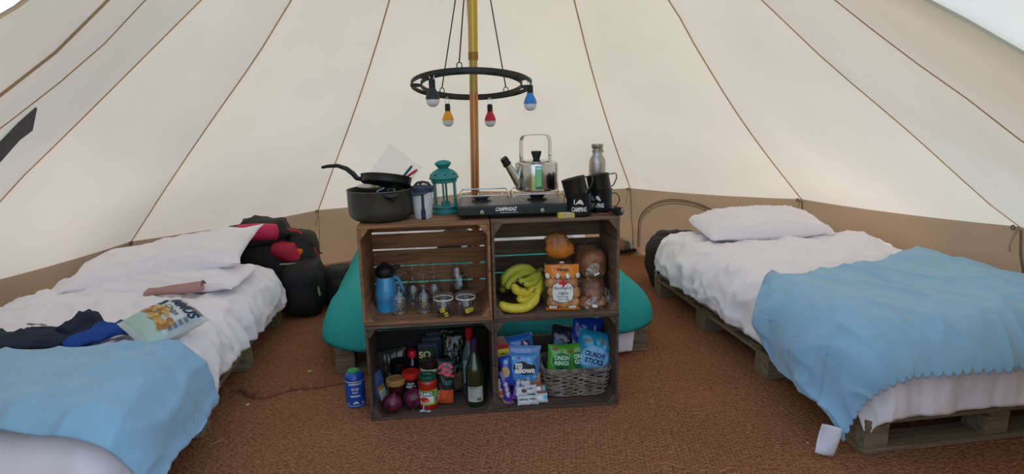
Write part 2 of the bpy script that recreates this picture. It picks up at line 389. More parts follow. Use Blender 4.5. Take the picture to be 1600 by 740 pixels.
# dark rolled-flap strap lying against the left canvas
def along(pts, n=10):
    out = []
    for a, b_ in zip(pts[:-1], pts[1:]):
        for k in range(n): t_ = k/n; out.append((a[0]+(b_[0]-a[0])*t_, a[1]+(b_[1]-a[1])*t_))
    return out+[pts[-1]]
up_ = along([(-40,262),(0,223),(30,192),(57,168)]); lo_ = along([(-40,292),(0,252),(30,218),(50,203)])
vs = []; fs = []
for (a, b_) in zip(up_, lo_):
    for q in (a, b_):
        h = roofhit(*q)
        if h is None: h = at(q[0], q[1], 1.5)
        vs.append(h+(Vector((0,0,CAMH))-h).normalized()*.03)
for i in range(len(up_)-1): fs.append((2*i, 2*i+1, 2*i+3, 2*i+2))
MB().add(vs, fs).build('flap_strap', mat('charcoal_webbing', (92,90,96), .85), ceiling, solid=.006, smooth=False)

# ---------------- tent pole ----------------
pole = thing('tent_pole', 'straight iridescent golden brown metal centre pole rising behind the wooden crates', 'pole', (-.187, 2.98, 0))
def polem(name, c1, c2):
    m = bpy.data.materials.new(name); m.use_nodes = True; n = m.node_tree; p = n.nodes['Principled BSDF']
    t = n.nodes.new('ShaderNodeTexCoord'); mp = n.nodes.new('ShaderNodeMapping'); mp.inputs['Scale'].default_value = (22, 22, 1.3); n.links.new(t.outputs['Object'], mp.inputs[0])
    ns = n.nodes.new('ShaderNodeTexNoise'); ns.inputs['Scale'].default_value = 1.5; ns.inputs['Detail'].default_value = 2; n.links.new(mp.outputs[0], ns.inputs['Vector'])
    r = n.nodes.new('ShaderNodeValToRGB'); r.color_ramp.elements[0].position = .38; r.color_ramp.elements[1].position = .62
    r.color_ramp.elements[0].color = (*lin(c1), 1); r.color_ramp.elements[1].color = (*lin(c2), 1)
    n.links.new(ns.outputs[0], r.inputs[0]); n.links.new(r.outputs[0], p.inputs['Base Color']); p.inputs['Metallic'].default_value = .75; p.inputs['Roughness'].default_value = .38
    return m
def pp(z): return ((.0215)*z, 0, z)
MB().tube([pp(0), pp(.7), pp(1.36)], .0195, 20).build('lower_section', polem('copper_zinc', (176,108,56), (196,140,100)), pole)
MB().tube([pp(1.36), pp(1.42), pp(1.525)], .0185, 20).build('pole_sleeve', polem('olive_zinc2', (190,150,90), (160,150,70)), pole)
MB().tube([pp(1.525), pp(2.0), pp(2.85)], .0215, 20).build('upper_section', polem('olive_zinc', (186,166,60), (204,160,100)), pole)
MB().tube([pp(1.50), pp(1.535)], .0225, 20).build('collar', mat('collar', (150,110,60), .4, .7), pole)

# ---------------- hanging wheel with ropes and bulbs ----------------
RC = Vector((-.166, 2.98, 1.391)); TILT = radians(-12)
wheel = thing('hanging_wheel', 'black metal wheel of two hoops hung tilted around the tent pole on ropes', 'chandelier', RC)
RT = Euler((TILT, radians(0.5), 0)).to_matrix()
def wp(r, a, z=0): return RT @ Vector((r*cos(a), r*sin(a), z))
IRON = mat('blackened_iron', (50,49,46), .55, .4)
def hoop(r, wr, h):
    vs = []; fs = []; n_ = 72
    for i in range(n_):
        a = 2*pi*i/n_
        for (dr, dz) in ((-wr/2,-h/2),(wr/2,-h/2),(wr/2,h/2),(-wr/2,h/2)): vs.append(wp(r+dr, a, dz))
    for i in range(n_):
        j = (i+1) % n_
        for k in range(4): fs.append((i*4+k, i*4+(k+1) % 4, j*4+(k+1) % 4, j*4+k))
    return MB().add(vs, fs)
hoop(.271, .005, .018).build('hoop', IRON, wheel); hoop(.228, .005, .018).build('hoop', IRON, wheel)
for k in range(10):
    a = 2*pi*k/10+.12
    vs = []
    for z in (-.006, -.002):
        for i in range(20):
            t_ = 2*pi*i/20; vs.append(wp(.25+.026*cos(t_), a+.12*sin(t_), z))
    MB().add(vs, [tuple(range(19,-1,-1)), tuple(range(20,40))]+[(i,(i+1)%20,20+(i+1)%20,20+i) for i in range(20)]).build('connector_plate', IRON, wheel)
ROPE = mat('black_cord', (38,32,30), .9)
TOPR = Vector((.03, 0, .80))
for a in (radians(128), radians(262), radians(52)):
    q = wp(.25, a, .0); MB().tube([q+Vector((.011*cos(t_), 0, .022+.013*sin(t_))) for t_ in [2*pi*k/14 for k in range(14)]], .0022, 6, closed=True).build('eye', IRON, wheel)
    MB().tube([q+Vector((0,0,.035)).lerp(TOPR-q, k/8) if k else q+Vector((0,0,.035)) for k in range(9)], .0028, 6).build('rope', ROPE, wheel)
def bulb_lamp(name, label, body, ang, r, scale, drop):
    q = RC+wp(r, ang, 0)
    t_ = thing(name, label, 'lamp', (q.x, q.y, q.z-drop), group=None)
    s = scale
    MB().tube([(0.010*cos(x)*s, 0, -.004+.018*sin(x)*s) for x in [2*pi*k/16 for k in range(16)]], .0018, 6, closed=True).build('hook', CHROME, t_)
    MB().lathe([(0.0, -.016*s), (.009*s, -.018*s), (.0135*s, -.022*s), (.0135*s, -.052*s), (.0125*s, -.056*s)], 24).build('cap', mat('black_rubber', (32,34,34), .6), t_)
    MB().lathe([(.0135*s, -.053*s), (.016*s, -.062*s), (.024*s, -.078*s), (.0285*s, -.092*s), (.029*s, -.1*s)], 28).build('body', body, t_)
    MB().lathe([(.0285*s, -.099*s), (.0275*s, -.110*s), (.023*s, -.121*s), (.014*s, -.129*s), (0, -.1315*s)], 28).build('diffuser', mat('frosted_diffuser', (226,220,226), .4), t_)
    return t_
bulb_lamp('bulb_lantern', 'bulb shaped camping lantern with all black body, leftmost on the hanging wheel', mat('bulb_black', (38,40,40), .5), radians(232), .255, 1.03, -.0)
bulb_lamp('bulb_lantern', 'bulb shaped camping lantern with orange yellow body on the hanging wheel', mat('bulb_yellow', (236,160,28), .45), radians(122), .25, .97, .02)
bulb_lamp('bulb_lantern', 'bulb shaped camping lantern with red body hanging just right of the pole', mat('bulb_red', (196,30,52), .45), radians(73), .25, .97, .02)
bl = bulb_lamp('bulb_lantern', 'bulb shaped camping lantern with blue body, rightmost on the hanging wheel', mat('bulb_blue', (58,132,206), .45), radians(-14), .27, 1.0, .0)
MB().lathe([(0,0),(.003,0),(.003,.001)], 10, (.006,-.0275,-.089), rot=(pi/2,0,0)).build('button', BLACK_PLASTIC, bl)

# ---------------- apple crates ----------------
CY = radians(4.6); CO = Vector((-.623, 2.512, 0)); CX = Vector((cos(CY), sin(CY), 0)); CD = Vector((-sin(CY), cos(CY), 0))
def K(u, d, h): return CO+CX*u+CD*d+Vector((0,0,h))
CW, CDp, CH = .5365, .345, .42
def plank(par, name, c, size, m, rot=None, bev=.0018):
    o = MB().box((0,0,0), size).build(name, m, par, smooth=False, loc=c, rot=rot, bevel=bev, seg=1); return o
def crate(name, label, u, h, m, backs, dx=0, dy=0, dyaw=0, bm=None):
    rt = thing(name, label, 'crate', K(u, 0, h)+Vector((dx, dy, 0)), (0, 0, CY+dyaw), 'wooden crates stacked two by two')
    T = .012
    for z in (T/2, CH-T/2):       # bottom and top, three planks running sideways
        for k in range(3):
            d = (k+.5)*CDp/3; plank(rt, 'plank', (CW/2, d, z+random.uniform(-.0007,.0007)), (CW-.001, CDp/3-.003, T), m)
    for x in (T/2+.001, CW-T/2-.001):  # sides
        for k in range(2):
            zz = T+(k+.5)*(CH-2*T)/2
            plank(rt, 'side_board', (x, CDp/2, zz), (CDp-.004, (CH-2*T)/2-.002, T), m, rot=(pi/2, 0, pi/2))
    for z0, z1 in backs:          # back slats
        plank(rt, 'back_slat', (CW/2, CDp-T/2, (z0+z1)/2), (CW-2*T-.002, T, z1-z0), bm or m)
    for sx_ in (0, 1):            # triangular corner posts running front to back
        for sz in (0, 1):
            x0 = T+.001 if not sx_ else CW-T-.001; z0 = T if not sz else CH-T
            a = (1 if not sx_ else -1)*.036; b_ = (1 if not sz else -1)*.044
            vs = []
            for y in (.003, CDp-.014):
                vs += [(x0, y, z0), (x0+a, y, z0), (x0+a*.35, y, z0+b_*.72), (x0, y, z0+b_)]
            MB().add(vs, [(0,1,2,3),(4,7,6,5),(0,4,5,1),(1,5,6,2),(2,6,7,3),(3,7,4,0)]).build('corner_post', m, rt, smooth=False, bevel=.002, seg=1)
    return rt
SLATS5 = [(.014,.083),(.092,.163),(.171,.241),(.25,.318),(.328,.39)]
crate('wooden_crate', 'lower left wooden crate holding onions, jars and wine bottles', 0, 0, PLY3, [(.012,.15),(.155,.28),(.285,.405)], dx=.006, dy=-.012, dyaw=radians(1.5), bm=woodmat('near_black_wood', (26,24,24), (48,44,42), .2))  # back slats near black, darker than the other boards
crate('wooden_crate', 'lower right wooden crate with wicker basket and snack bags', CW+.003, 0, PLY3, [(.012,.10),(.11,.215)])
crate('wooden_crate', 'upper left wooden crate holding blue jug, wine glasses and jars', 0, CH, PLY, SLATS5)
crate('wooden_crate', 'upper right wooden crate holding bananas and bread', CW+.003, CH, PLY2, [(.014,.11),(.116,.190),(.198,.264),(.279,.407)])
TOPZ = 2*CH; MID = CH+.012; LOW = .012

# ---------------- things on the crate top ----------------
# big pot
P0 = K(.085, .165, TOPZ)
pot = thing('cooking_pot', 'large dark grey non-stick pot on the left end of the crate top', 'pot', P0, .1)
PM = mat('nonstick_grey', (66,64,60), .38, .3); PI_ = mat('nonstick_inner', (36,36,36), .35, .2)
MB().lathe([(.0,0),(.095,0),(.112,.004),(.126,.014),(.1345,.03),(.1365,.05),(.1365,.122),(.139,.127),(.1385,.130),(.1355,.129),(.133,.122),(.132,.04),(.12,.012),(0,.006)], 64, caps=False).build('pot_body', PM, pot)
MB().lathe([(.1375,.1265),(.1395,.1285),(.1375,.1305),(.1355,.1285),(.1375,.1265)], 64, caps=False).build('rim', mat('pot_rim', (120,120,118), .25, .8), pot)
hb = MB()
a0 = -pi/2+.42
def hpt(s, z, rad): return (rad*cos(a0+s), rad*sin(a0+s), z)
hb.grid(lambda u, v: hpt((u-.5)*.52*(1-.25*abs(v-.5)), .124-v*.040*(1-abs(2*u-1)**2.2), .1375+.017*sin(pi*min(1, v*1.3+.05))*(1-abs(2*u-1)**4)), 19, 9)
hb.build('side_handle', BLACK_PLASTIC, pot, solid=.004)
MB().lathe([(0,0),(.0045,0),(.0035,.002),(0,.0028)], 12, hpt(.02, .104, .1505), rot=(pi/2, 0, a0+pi/2)).build('rivet', STEEL, pot)
# steel bowl and ladle in pot
bo = thing('mixing_bowl', 'shiny steel bowl tucked inside the large grey pot', 'bowl', P0+Vector((-.02,0,.062)), (radians(-24), radians(14), 0))
MB().lathe([(0,-.01),(.05,-.006),(.078,.016),(.093,.05),(.096,.056),(.0925,.052),(.076,.02),(.05,-.002),(0,-.007)], 48, caps=False).build('bowl_body', STEEL, bo)
cp = thing('steel_cup', 'small polished steel cup standing inside the large grey pot', 'cup', P0+Vector((.05,-.045,.05)), (radians(4), radians(-3), 0))
MB().lathe([(0,0),(.044,0),(.046,.004),(.047,.076),(.049,.079),(.046,.078),(.044,.004),(0,.003)], 40, caps=False).build('cup_body', STEEL, cp)
sp = thing('ladle', 'steel ladle standing in the large grey pot with thin upright handle', 'ladle', P0+Vector((.12,.03,.03)), (0, radians(22), radians(-20)))
MB().tube([(0,0,0),(0,0,.07),(.004,0,.118),(.012,0,.135)], .0035, 8).build('ladle_handle', STEEL_SATIN, sp)
MB().lathe([(0,-.02),(.018,-.016),(.027,0),(.0255,0),(.017,-.014),(0,-.018)], 24, caps=False).build('ladle_bowl', STEEL_SATIN, sp)
# black saucepan on top with long handle
fp = thing('saucepan', 'black frying pan nested on the grey pot with its long curved handle pointing left', 'pan', P0+Vector((.022, .02, .143)), (radians(-15), radians(5), 0))
MB().lathe([(0,0),(.099,0),(.104,.004),(.1065,.032),(.108,.034),(.105,.033),(.101,.006),(0,.004)], 56, caps=False).build('pan_body', mat('pan_black', (38,36,36), .35, .3), fp)
hx = [(-.098,-.02,.012),(-.118,-.022,.016),(-.135,-.025,.033),(-.162,-.03,.052),(-.2,-.035,.062),(-.24,-.04,.056),(-.258,-.042,.050),(-.264,-.043,.048)]
MB().tube(hx, [.012,.017,.018,.016,.0135,.0115,.010,.006], 14, flat=.62).build('pan_handle', BLACK_PLASTIC, fp)
MB().tube([(-.092,-.019,.014),(-.112,-.021,.015)], .0095, 14).build('ferrule', STEEL, fp)
# flexible translucent cutting board standing behind
fr = mat('frosted_plastic', (226,226,226), .5, trans=.0, alpha=.15, spec=.2)
cb = thing('plastic_sheet', 'frosted clear plastic chopping sheet leaning behind the knives in the pot', 'chopping board', P0+Vector((.03,.10,.165)), (radians(-6), radians(38), 0))
MB().grid(lambda u, v: ((u-.5)*.17, .012*sin(u*2.5+v), v*.16-.045), 14, 12).build('sheet', fr, cb, solid=.002)
MB().tube([(.075,.012*sin(2.5+v/8),v/8*.135-.045) for v in range(9)], .0016, 6).build('sheet_edge', mat('plastic_edge', (238,238,236), .3, alpha=.5), cb)
for nm, lb, cc, dx, ry in (('kitchen_knife','knife with a crimson pink handle sticking out of the grey pot',(214,48,84),.108,radians(58)),('kitchen_knife','knife with a dark teal handle sticking out of the grey pot',(24,106,100),.094,radians(42))):
    kf = thing(nm, lb, 'knife', P0+Vector((dx-.008, .045 if cc[0] > 100 else .075, .165)), (0, ry, radians(-8)), 'knives in the pot')
    MB().tube([(0,0,0),(0,0,.02),(0,0,.048),(0,0,.062),(0,0,.067)], [.0075,.0085,.0095,.009,.005], 14, flat=.6).build('handle', mat('h'+nm+str(cc[0]), cc, .4), kf)
    MB().box((0,0,-.035), (.018,.0016,.07)).build('blade', STEEL, kf, smooth=False)
# tumbler with navy lid
tb = thing('travel_mug', 'pale grey travel tumbler with navy lid and strap beside the grey pot', 'tumbler', K(.262, .145, TOPZ), .1)
MB().lathe([(0,0),(.0355,0),(.0375,.003),(.0395,.04),(.0435,.09),(.045,.118),(.043,.12),(0,.12)], 48).build('body', mat('tumbler_white', (206,208,212), .4), tb)
NV = mat('navy_silicone', (42,52,72), .55)
MB().lathe([(.0455,.112),(.047,.115),(.0475,.128),(.046,.134),(.038,.138),(0,.139)], 48).build('lid', NV, tb)
MB().tube([(-.04,-.012,.13),(-.047,-.025,.115),(-.035,-.044,.108),(-.01,-.0475,.11),(.015,-.046,.114),(.03,-.036,.12)], [.006,.009,.009,.008,.007,.005], 10, flat=.6).build('lid_strap', NV, tb)
MB().tube([(-.03,0,.138),(-.018,0,.15),(.004,0,.153),(.026,0,.148),(.036,0,.136)], .004, 8, flat=1.4).build('loop_handle', NV, tb)
MB().grid(lambda u, v: cylmap(.0365+.0085*v, 0, 0)((u-.5)*.019*(.6 if .35 < v else 1)+.002, .0+.108*v), 6, 10).build('body_stripe', NV, tb, solid=.003)
# teal lantern
lt = thing('candle_lantern', 'teal metal candle lantern with pierced domed roof on the crate top', 'lantern', K(.357, .255, TOPZ), (0, radians(-1.5), .2)); lt.scale = (1.04,1.04,1.08)
TL = mat('teal_paint', (42,128,124), .5)
MB().lathe([(0,0),(.058,0),(.060,.004),(.060,.010),(.055,.014),(.054,.022),(.0575,.026),(.0575,.030),(.05,.032),(0,.032)], 48).build('base', TL, lt)
for k in range(6):
    a = 2*pi*k/6+.3; MB().box((.0495*cos(a), .0495*sin(a), .082), (.009,.004,.104), rot=(0,0,a+pi/2)).build('post', TL, lt, smooth=False, bevel=.001)
MB().lathe([(.051,.126),(.054,.128),(.0545,.138),(.0615,.142),(.0625,.146),(.056,.158),(.043,.172),(.026,.180),(.022,.183),(.021,.184),(.0315,.196),(.0355,.2005),(.035,.203),(.027,.210),(.012,.2145),(0,.2155)], 48, caps=False).build('roof', TL, lt)
for k in range(8):
    a = 2*pi*k/8; 
    MB().lathe([(0,0),(.004,0),(.004,.001)], 8, (.0545*cos(a), .0545*sin(a), .1605), rot=(0, radians(48), a)).build('roof_hole', mat('hole_black', (12,20,20), .9), lt)
    if k % 2: MB().lathe([(0,0),(.0035,0),(.0035,.001)], 8, (.0285*cos(a), .0285*sin(a), .194), rot=(0, radians(120), a)).build('roof_hole', MATS['hole_black'], lt)
def clearmat(name, tint, base, rough, ior=1.5, bump=0, bscale=30, gl=(.95,.97,1)):
    m = bpy.data.materials.new(name); m.use_nodes = True; n = m.node_tree; n.nodes.clear()
    out = n.nodes.new('ShaderNodeOutputMaterial'); tr_ = n.nodes.new('ShaderNodeBsdfTransparent'); g = n.nodes.new('ShaderNodeBsdfGlossy'); mx = n.nodes.new('ShaderNodeMixShader')
    tr_.inputs[0].default_value = (*tint, 1); g.inputs['Roughness'].default_value = rough; g.inputs[0].default_value = (*gl, 1)
    fr_n = n.nodes.new('ShaderNodeLayerWeight'); fr_n.inputs[0].default_value = .5; pw = n.nodes.new('ShaderNodeMath'); pw.operation = 'POWER'; pw.inputs[1].default_value = 3.5
    ad_ = n.nodes.new('ShaderNodeMath'); ad_.operation = 'MULTIPLY_ADD'; ad_.inputs[1].default_value = .75; ad_.inputs[2].default_value = base; ad_.use_clamp = True
    n.links.new(fr_n.outputs['Facing'], pw.inputs[0]); n.links.new(pw.outputs[0], ad_.inputs[0]); n.links.new(ad_.outputs[0], mx.inputs[0]); n.links.new(tr_.outputs[0], mx.inputs[1]); n.links.new(g.outputs[0], mx.inputs[2]); n.links.new(mx.outputs[0], out.inputs[0])
    if bump:
        t = n.nodes.new('ShaderNodeTexCoord'); ns = n.nodes.new('ShaderNodeTexNoise'); ns.inputs['Scale'].default_value = bscale; ns.inputs['Detail'].default_value = 3; ns.inputs['Distortion'].default_value = .8; n.links.new(t.outputs['Object'], ns.inputs['Vector'])
        bp = n.nodes.new('ShaderNodeBump'); bp.inputs['Strength'].default_value = bump; bp.inputs['Distance'].default_value = .01; n.links.new(ns.outputs[0], bp.inputs['Height'])
        for q in (g, fr_n): n.links.new(bp.outputs[0], q.inputs['Normal'])
    MATS[name] = m; return m
GLS = clearmat('clear_glass', (.97,.98,.98), .06, .11); GRIM = clearmat('bright_glass_edge', (.96,.97,.97), .12, .34)
THIN = clearmat('thin_glass', (.97,.98,.98), .03, .05)
MB().lathe([(.0475,.033),(.0475,.126)], 6, caps=False).build('glass_pane', THIN, lt)
MB().lathe([(0,.032),(.019,.032),(.019,.045),(.017,.045),(.017,.036),(0,.036)], 24, (0,0,0), caps=False).build('candle_cup', TL, lt)

# two-burner stove
stv = thing('camping_stove', 'black two-burner gas camping stove with wire pan grids on the crate top', 'stove', K(.405, .055, TOPZ), (0,0,CY-radians(1.5)))
SW, SD = .50, .27; stv.scale = (.92,1,1)
BS = mat('stove_black', (26,27,29), .42); 
MB().box((SW/2, SD/2, .034), (SW, SD, .040)).build('body', BS, stv, smooth=False, bevel=.006, seg=3)
MB().box((SW/2, SD/2+.006, .0545), (SW-.014, SD-.024, .002)).build('hob_top', mat('hob', (92,86,78), .38, .4), stv, smooth=False, bevel=.003)
for x in (.03, SW-.03):
    for y in (.025, SD-.03): MB().lathe([(0,0),(.012,0),(.014,.016),(0,.016)], 16, (x,y,-.001)).build('foot', BLACK_PLASTIC, stv)
fmS = flatmap((0,-.0002,0), (1,0,0), (0,0,1), .001)
print_text(stv, 'lettering', 'CAMPINGAZ', .0205, WHITE_PRINT, fmS, bold=.0009, width=.105, off=(.218,.040), shear=.35)
MB().box((.233,-.001,.0265), (.082,.0006,.0016)).build('lettering_underline', WHITE_PRINT, stv, smooth=False)
for x in (.112, .383):
    kn = MB().lathe([(0,0),(.0108,0),(.0108,.004),(.0085,.012),(0,.013)], 28, (x,0,.031), rot=(pi/2,0,0)).build('knob', STEEL_SATIN, stv)
    MB().box((x,-.0138,.031), (.003,.002,.013), rot=(0,.5,0)).build('knob_mark', BLACK_PRINT, kn, smooth=False)
for x in (.112, .375):
    b_ = MB().lathe([(0,.054),(.05,.054),(.046,.059),(.03,.061),(.028,.066),(.034,.069),(.036,.075),(.03,.0785),(0,.079)], 40, (x,.14,0)).build('burner', mat('burner_black', (22,22,22), .6), stv)
G = .094
def wire(par, pts, r=.0026): MB().tube(pts, r, 8).build('grid_wire', CHROME, par)
for x0, x1 in ((.012,.243),(.257,.488)):
    for y in (.03,.25):
        wire(stv, [(x0,y,.052),(x0,y,G-.012),(x0+.012,y,G)]+[(x0+.012+(x1-x0-.024)*k/3,y,G) for k in range(1,4)]+[(x1,y,G-.012),(x1,y,.052)])
    for x in (x0+.035, (x0+x1)/2-.03, (x0+x1)/2+.03, x1-.035):
        inner = .14-.035, .14+.035
        wire(stv, [(x,.026,G+.003),(x,.09,G+.003)], .0022); wire(stv, [(x,.19,G+.003),(x,.254,G+.003)], .0022)
    for x in (x0+.003, x1-.003): wire(stv, [(x,.03,G-.008),(x,.25,G-.008)], .0022)
# kettle
kt = thing('kettle', 'polished stainless steel kettle with square strap handle on the stove', 'kettle', K(.755,.20,TOPZ+.098), (0,0,CY))
MB().lathe([(0,0),(.088,0),(.0925,.003),(.0935,.008),(.0935,.108),(.092,.115),(.085,.119),(.083,.120),(0,.121)], 72).build('body', STEEL, kt)
MB().lathe([(.0,.121),(.058,.121),(.06,.124),(.05,.127),(.014,.129),(0,.1295)], 40).build('lid', STEEL, kt)
MB().lathe([(.0135,.128),(.0165,.14),(.0225,.158),(.0215,.165),(0,.1665)], 32).build('lid_knob', BLACK_PLASTIC, kt)
sp_ = [(-.078,-.02,.03),(-.100,-.03,.066),(-.124,-.038,.106),(-.136,-.042,.126)]
MB().tube(sp_, [.022,.018,.015,.014], 24).build('spout', STEEL, kt)
MB().tube([(-.131,-.040,.118),(-.140,-.043,.134),(-.146,-.045,.143)], [.0165,.017,.015], 24).build('spout_cap', BLACK_PLASTIC, kt)
MB().tube([(-.1285,-.0395,.113),(-.133,-.041,.120)], .0185, 24).build('cap_ring', BLACK_PLASTIC, kt)
HX = [(-.068,.0,.115),(-.069,.0,.16),(-.069,.0,.205),(-.066,0,.222),(-.056,0,.231),(-.03,0,.234),(.03,0,.236),(.048,0,.234),(.058,0,.224),(.062,0,.205),(.062,0,.16),(.062,0,.115)]
vs=[]; fs=[]
for i,(x,y,z) in enumerate(HX):
    tx = Vector(HX[min(i+1,11)])-Vector(HX[max(i-1,0)]); nx_ = Vector((tx.z,0,-tx.x)).normalized()*.0016
    for sy_,sn in ((-1,-1),(1,-1),(1,1),(-1,1)): vs.append((x+nx_.x*sn, y+sy_*.020, z+nx_.z*sn))
for i in range(11):
    for k in range(4): fs.append((i*4+k,i*4+(k+1)%4,(i+1)*4+(k+1)%4,(i+1)*4+k))
fs += [(0,1,2,3),(44,47,46,45)]
MB().add(vs,fs).build('strap_handle', STEEL, kt, rot=(0,0,radians(-26)))
for sx_ in (-.066,.06):
    h_ = MB().box((sx_,-.002,.128),(.006,.03,.026)).build('handle_bracket', STEEL_SATIN, kt, smooth=False, bevel=.002, rot=(0,0,radians(-20)))
MB().lathe([(0,0),(.007,0),(.006,.004),(0,.005)], 16, (.056,-.035,.152), rot=(pi/2,0,radians(-20))).build('handle_rivet', STEEL, kt)
MB().grid(lambda u, v: cylmap(.0935,0,.0)((u-.5)*.03-.002, .012+v*.098), 8, 8).build('bracket_strip', mat('painted_green_reflection', (150,196,176), .15, .7), kt, solid=.002)  # steel bracket strip, the mint reflection of outdoor greenery painted into its colour
for dx in (-.006,.0): MB().lathe([(0,0),(.002,0),(.002,.001)], 8, (dx-.004,-.0957,.105-dx*0), rot=(pi/2,0,0)).build('bracket_rivet', BLACK_PRINT, kt)  # two dark rivet dots near the top of the bracket strip
# steel bottle
bt = thing('water_bottle', 'brushed steel water bottle with flat screw cap standing behind the mugs', 'bottle', K(1.035,.26,TOPZ), 0)
MB().lathe([(0,0),(.034,0),(.037,.004),(.037,.198),(.035,.212),(.028,.226),(.0225,.232),(.0215,.25),(0,.25)], 48).build('body', STEEL_SATIN, bt)
MB().lathe([(.0225,.247),(.0245,.249),(.0245,.254),(.022,.256),(.022,.262),(.0245,.264),(.0265,.268),(.0265,.281),(0,.282)], 40).build('screw_cap', STEEL_SATIN, bt)
MB().tube([(.0,-.025,.272),(.012,-.027,.266),(.022,-.018,.256),(.025,-.006,.246)], .0018, 8).build('carry_ring', STEEL, bt)
# mugs
def mug(label, loc, rot, hang, square=False, txt=None, rad=.052, hh=.098):
    m_ = thing('enamel_mug', label, 'mug', loc, rot, 'black enamel mugs')
    MB().lathe([(0,0),(rad-.006,0),(rad-.002,.004),(rad,.012),(rad,hh-.004),(rad+.002,hh),(rad-.001,hh+.0005),(rad-.002,hh-.004),(rad-.002,.008),(0,.006)], 48, caps=False).build('body', BLACK_ENAMEL, m_)
    ca, sa = cos(hang), sin(hang)
    if square: pr = [(rad-.002,.9*hh),(rad+.026,.9*hh),(rad+.032,.84*hh),(rad+.03,.62*hh),(rad+.012,.3*hh),(rad-.002,.24*hh)]
    else: pr = [(rad-.002,.80*hh),(rad+.016,.80*hh),(rad+.030,.66*hh),(rad+.032,.44*hh),(rad+.018,.22*hh),(rad-.002,.18*hh)]
    MB().tube([(x*ca, x*sa, z) for x, z in pr], .0065, 10, flat=.4, up=(0,0,1)).build('handle', BLACK_ENAMEL, m_)
    if txt is not None:
        fmp = cylmap(rad, 0, txt)
        print_text(m_, 'lettering', 'CAMPING', .026, WHITE_PRINT, fmp, bold=.0009, width=.064, off=(0,.032))
        print_text(m_, 'lettering', 'I', .026, WHITE_PRINT, fmp, bold=.0009, off=(-.02,.063))
        tent_o = [(-.016,.052),(.018,.052),(.017,.058),(.011,.069),(.007,.0735),(.0,.073),(-.007,.066),(-.014,.056)]
        print_patch(m_, 'tent_emblem', tent_o, WHITE_PRINT, fmp)
        print_patch(m_, 'tent_emblem_door', [(-.0105,.053),(-.003,.053),(-.006,.060)], BLACK_PRINT, cylmap(rad, 0, txt, .0016))
    return m_
mug('black enamel mug with white camping lettering, lower one beside the stove', K(.914,.062,TOPZ), CY, radians(20), txt=-.16)
mug('black enamel mug with partly hidden camping lettering and handle, lower one at the crate end', K(1.022,.145,TOPZ), CY, radians(-8), txt=-.5)
mug('plain black mug tilted on top of the mug beside the stove', K(.908,.062,TOPZ+.078), (radians(-5),radians(-13),CY), radians(-18), square=True, rad=.049, hh=.082)
mug('plain black mug tilted on top of the mug at the right crate end', K(1.024,.145,TOPZ+.078), (radians(-5),radians(-9),CY), radians(-4), square=True, rad=.049, hh=.082)
# matchbox, torch
mb_ = thing('matchbox', 'small yellow matchbox lying on the front edge of the crate top', 'matchbox', K(.853,.03,TOPZ), CY+radians(3))
MB().box((0,0,.0095),(.066,.036,.019)).build('sleeve', mat('match_yellow', (214,196,40), .6), mb_, smooth=False)
MB().box((.002,-.0183,.0095),(.05,.001,.0145)).build('front_label', mat('match_label', (196,172,140), .6), mb_, smooth=False)
MB().box((0,0,.0193),(.05,.024,.0008)).build('top_label', mat('match_white', (222,216,190), .6), mb_, smooth=False)
tr = thing('torch', 'small black torch with a steel lens ring at the right end of the crate top', 'torch', K(1.065,.035,TOPZ+.019), (radians(90),0,CY+radians(30)))
MB().lathe([(0,-.045),(.008,-.045),(.009,-.012),(.017,.0),(.019,.02),(.0175,.03),(0,.031)], 28).build('torch_body', BLACK_PLASTIC, tr)
MB().lathe([(0,.031),(.009,.031),(.009,.033),(0,.0335)], 20, (.004,.004,0)).build('lens', STEEL, tr)
wr = thing('hose', 'thin dark gas hose lying behind the torch at the right end of the crate top', 'hose', K(.99,.05,TOPZ+.006), CY)
MB().tube([(0,.0,0),(.03,-.01,0),(.06,-.005,.0),(.08,.015,.0)], .004, 8).build('hose_line', mat('hose_orange', (120,62,30), .5), wr)

# ---------------- upper left crate ----------------
jg = thing('jug', 'glossy sky blue vacuum jug with black lid in the upper left crate', 'jug', K(.083,.165,MID), CY+.1)
MB().lathe([(0,0),(.044,0),(.0475,.004),(.0475,.05),(.0485,.052),(.049,.075),(.047,.1),(.041,.13),(.036,.152),(.034,.158),(0,.158)], 48).build('body', mat('sky_blue_gloss', (62,148,196), .12, coat=.5), jg)
MB().lathe([(.0485,.0505),(.0492,.0512),(.0485,.052)], 48, caps=False).build('seam_line', mat('jug_seam', (40,100,150), .4), jg)
MB().lathe([(.035,.152),(.042,.162),(.043,.185),(.034,.198),(.016,.206),(.012,.214),(.005,.216),(0,.216)], 12).build('lid', mat('jug_black', (14,14,15), .5), jg)
MB().tube([(.02,0,.178),(.045,-.004,.192),(.066,-.006,.198)], [.014,.011,.006], 10).build('pour_lever', MATS['jug_black'], jg)
MB().tube([(.036,.0,.15),(.055,.0,.14),(.066,.0,.11),(.074,0,.085),(.066,0,.07),(.047,0,.07)], .008, 10).build('handle', MATS['sky_blue_gloss'], jg)
